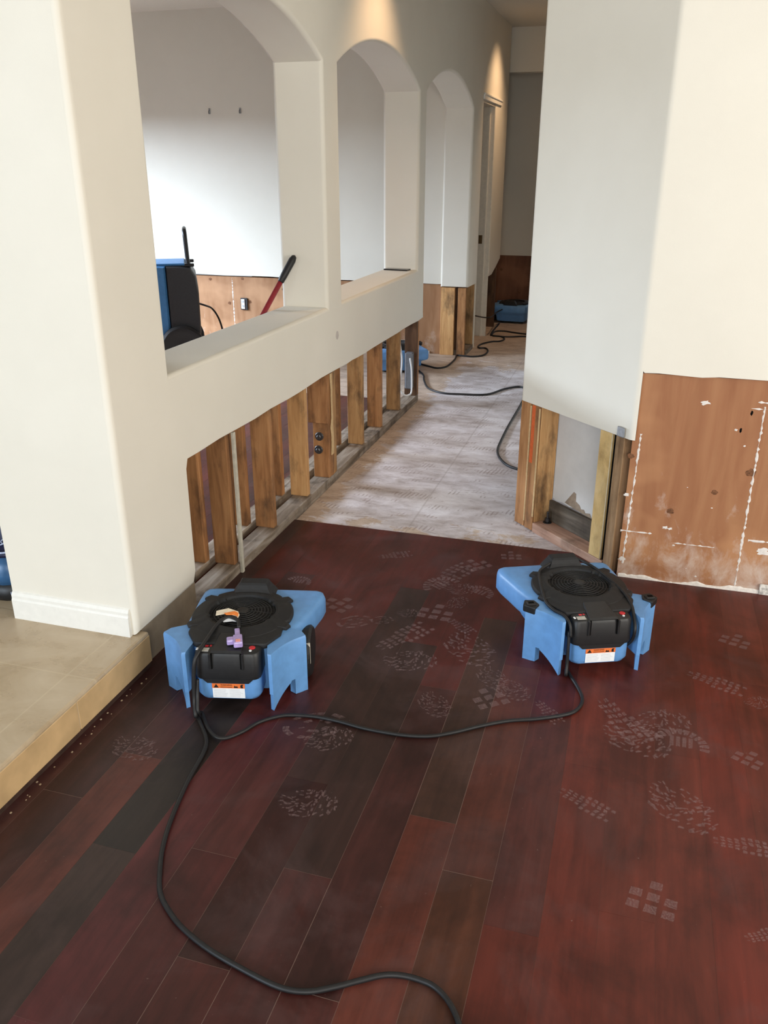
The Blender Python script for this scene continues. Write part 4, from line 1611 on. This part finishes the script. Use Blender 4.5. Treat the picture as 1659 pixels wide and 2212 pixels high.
for y in (-.125, .39):
    bm = bmesh.new()
    lathe(bm, [(.03, -.012), (.105, -.012), (.125, -.022), (.165, -.026), (.185, -.012), (.185, .022), (.165, .03)], (.13, y, .185), 40, 'y')
    w = link('wheel', bm, RUBBER, dh)
    bpy_smooth(w, 30)
    bm = bmesh.new()
    lathe(bm, [(.03, -.03), (.03, -.02)], (.13, y, .185), 20, 'y')
    link('hub_cap', bm, STEEL, w)
bm = boxm(-.26, -.20, -.06, .36, 0, .07, bev=.01)
link('foot', bm, RUBBER, dh)
cord('power_cord', [(-3.56, 6.42, .52), (-3.53, 6.5, .49), (-3.52, 6.6, .45), (-3.50, 6.66, .37), (-3.49, 6.7, .27), (-3.47, 6.7, .15), (-3.44, 6.75, .03), (-3.42, 6.9, -.004), (-3.3, 7.2, -.004)], 'black cord drooping from the back of the dehumidifier', .008)

# long red tool leaning on the sill
tl = thing('floor_scraper', 'long red-handled tool with black grip leaning on the sill of the first arch', 'tool', (0, 0, 0))
A_ = Vector((-1.620, 3.905, 1.17))
B_ = Vector((-1.722, 3.782, .942))
dr = (B_ - A_).normalized()
def al(q):
    return A_ + dr * q
bm = bmesh.new()
tube(bm, [al(.10), al(.9)], .0125, 12, 0)
link('shaft', bm, REDT, tl, True)
bm = bmesh.new()
tube(bm, [al(-.006), al(0), al(.02), al(.10), al(.135), al(.14)], [.004, .012, .0175, .0170, .0155, .013], 14, 0)
link('grip', bm, RUBBER, tl, True)
e = al(.9)
bm = bmesh.new()
tube(bm, [al(.88), al(1.10)], .012, 10, 0)
e2 = al(1.10)
box(bm, e2.x - .015, e2.x + .005, e2.y - .10, e2.y + .10, e2.z - .02, e2.z + .05)
link('scraper_head', bm, STEEL, tl)

# phone on the second sill
bm = boxm(-.085, .085, -.036, .036, 0, .009, bev=.003, seg=2)
ph = tag(link('phone', bm, GLASS_BLACK, loc=(-1.588, 5.625, .9305)), 'flat black phone lying on the sill of the second arch', 'phone')
ph.rotation_euler = (0, 0, radians(-6))

# bag behind the column
bg = thing('supply_bag', 'navy and blue printed bag standing on the tile behind the white column', 'bag', (-2.20, 2.22, .134))
def bagloop(z, fx, fy):
    n = 28
    out = []
    for i in range(n):
        a = 2 * pi * i / n
        ca, sa = cos(a), sin(a)
        k = 1 / (abs(ca) ** 4 + abs(sa) ** 4) ** .25
        out.append((.215 * fx * ca * k, .09 * fy * sa * k, z))
    return out
for nm, mt, seq in (('bag_base', BLACK, [(0, .97, .92), (.012, 1, 1), (.065, 1.0, 1.02)]), ('blue_band', BANDB, [(.066, 1.0, 1.02), (.10, 1.01, 1.06), (.172, 1.0, 1.04)]),
                    ('dark_band', NAVY, [(.173, 1.0, 1.04), (.189, .995, 1.02)]), ('bag_top', NAVY, [(.190, .995, 1.02), (.24, .99, .95), (.29, .97, .7), (.311, .96, .45)])):
    bm = bmesh.new()
    loft(bm, [bagloop(*q) for q in seq])
    o = link(nm, bm, mt, bg, True)
bm = bmesh.new()
tube(bm, [(.08, -.0945, .194), (.15, -.0940, .197), (.19, -.090, .200), (.212, -.07, .203)], .004, 6)
tube(bm, [(.10, -.0935, .293), (.16, -.0690, .293), (.19, -.066, .293), (.205, -.056, .293)], .0018, 6)
tube(bm, [(.10, -.0905, .222), (.15, -.0935, .225), (.185, -.0900, .230), (.200, -.086, .238)], .0022, 6)
tube(bm, [(.205, -.078, .236), (.196, -.0840, .232), (.188, -.088, .238), (.190, -.086, .246), (.200, -.080, .249), (.208, -.074, .246)], .0018, 6)
link('printed_swirl', bm, PALEB, bg, True)
text_mesh('printed_letter', 'U', .020, PALEB, bg, Matrix.Translation((.198, -.0905, .042)) @ Matrix.Rotation(radians(12), 4, 'Z') @ Matrix.Rotation(radians(90), 4, 'X'), .0012)
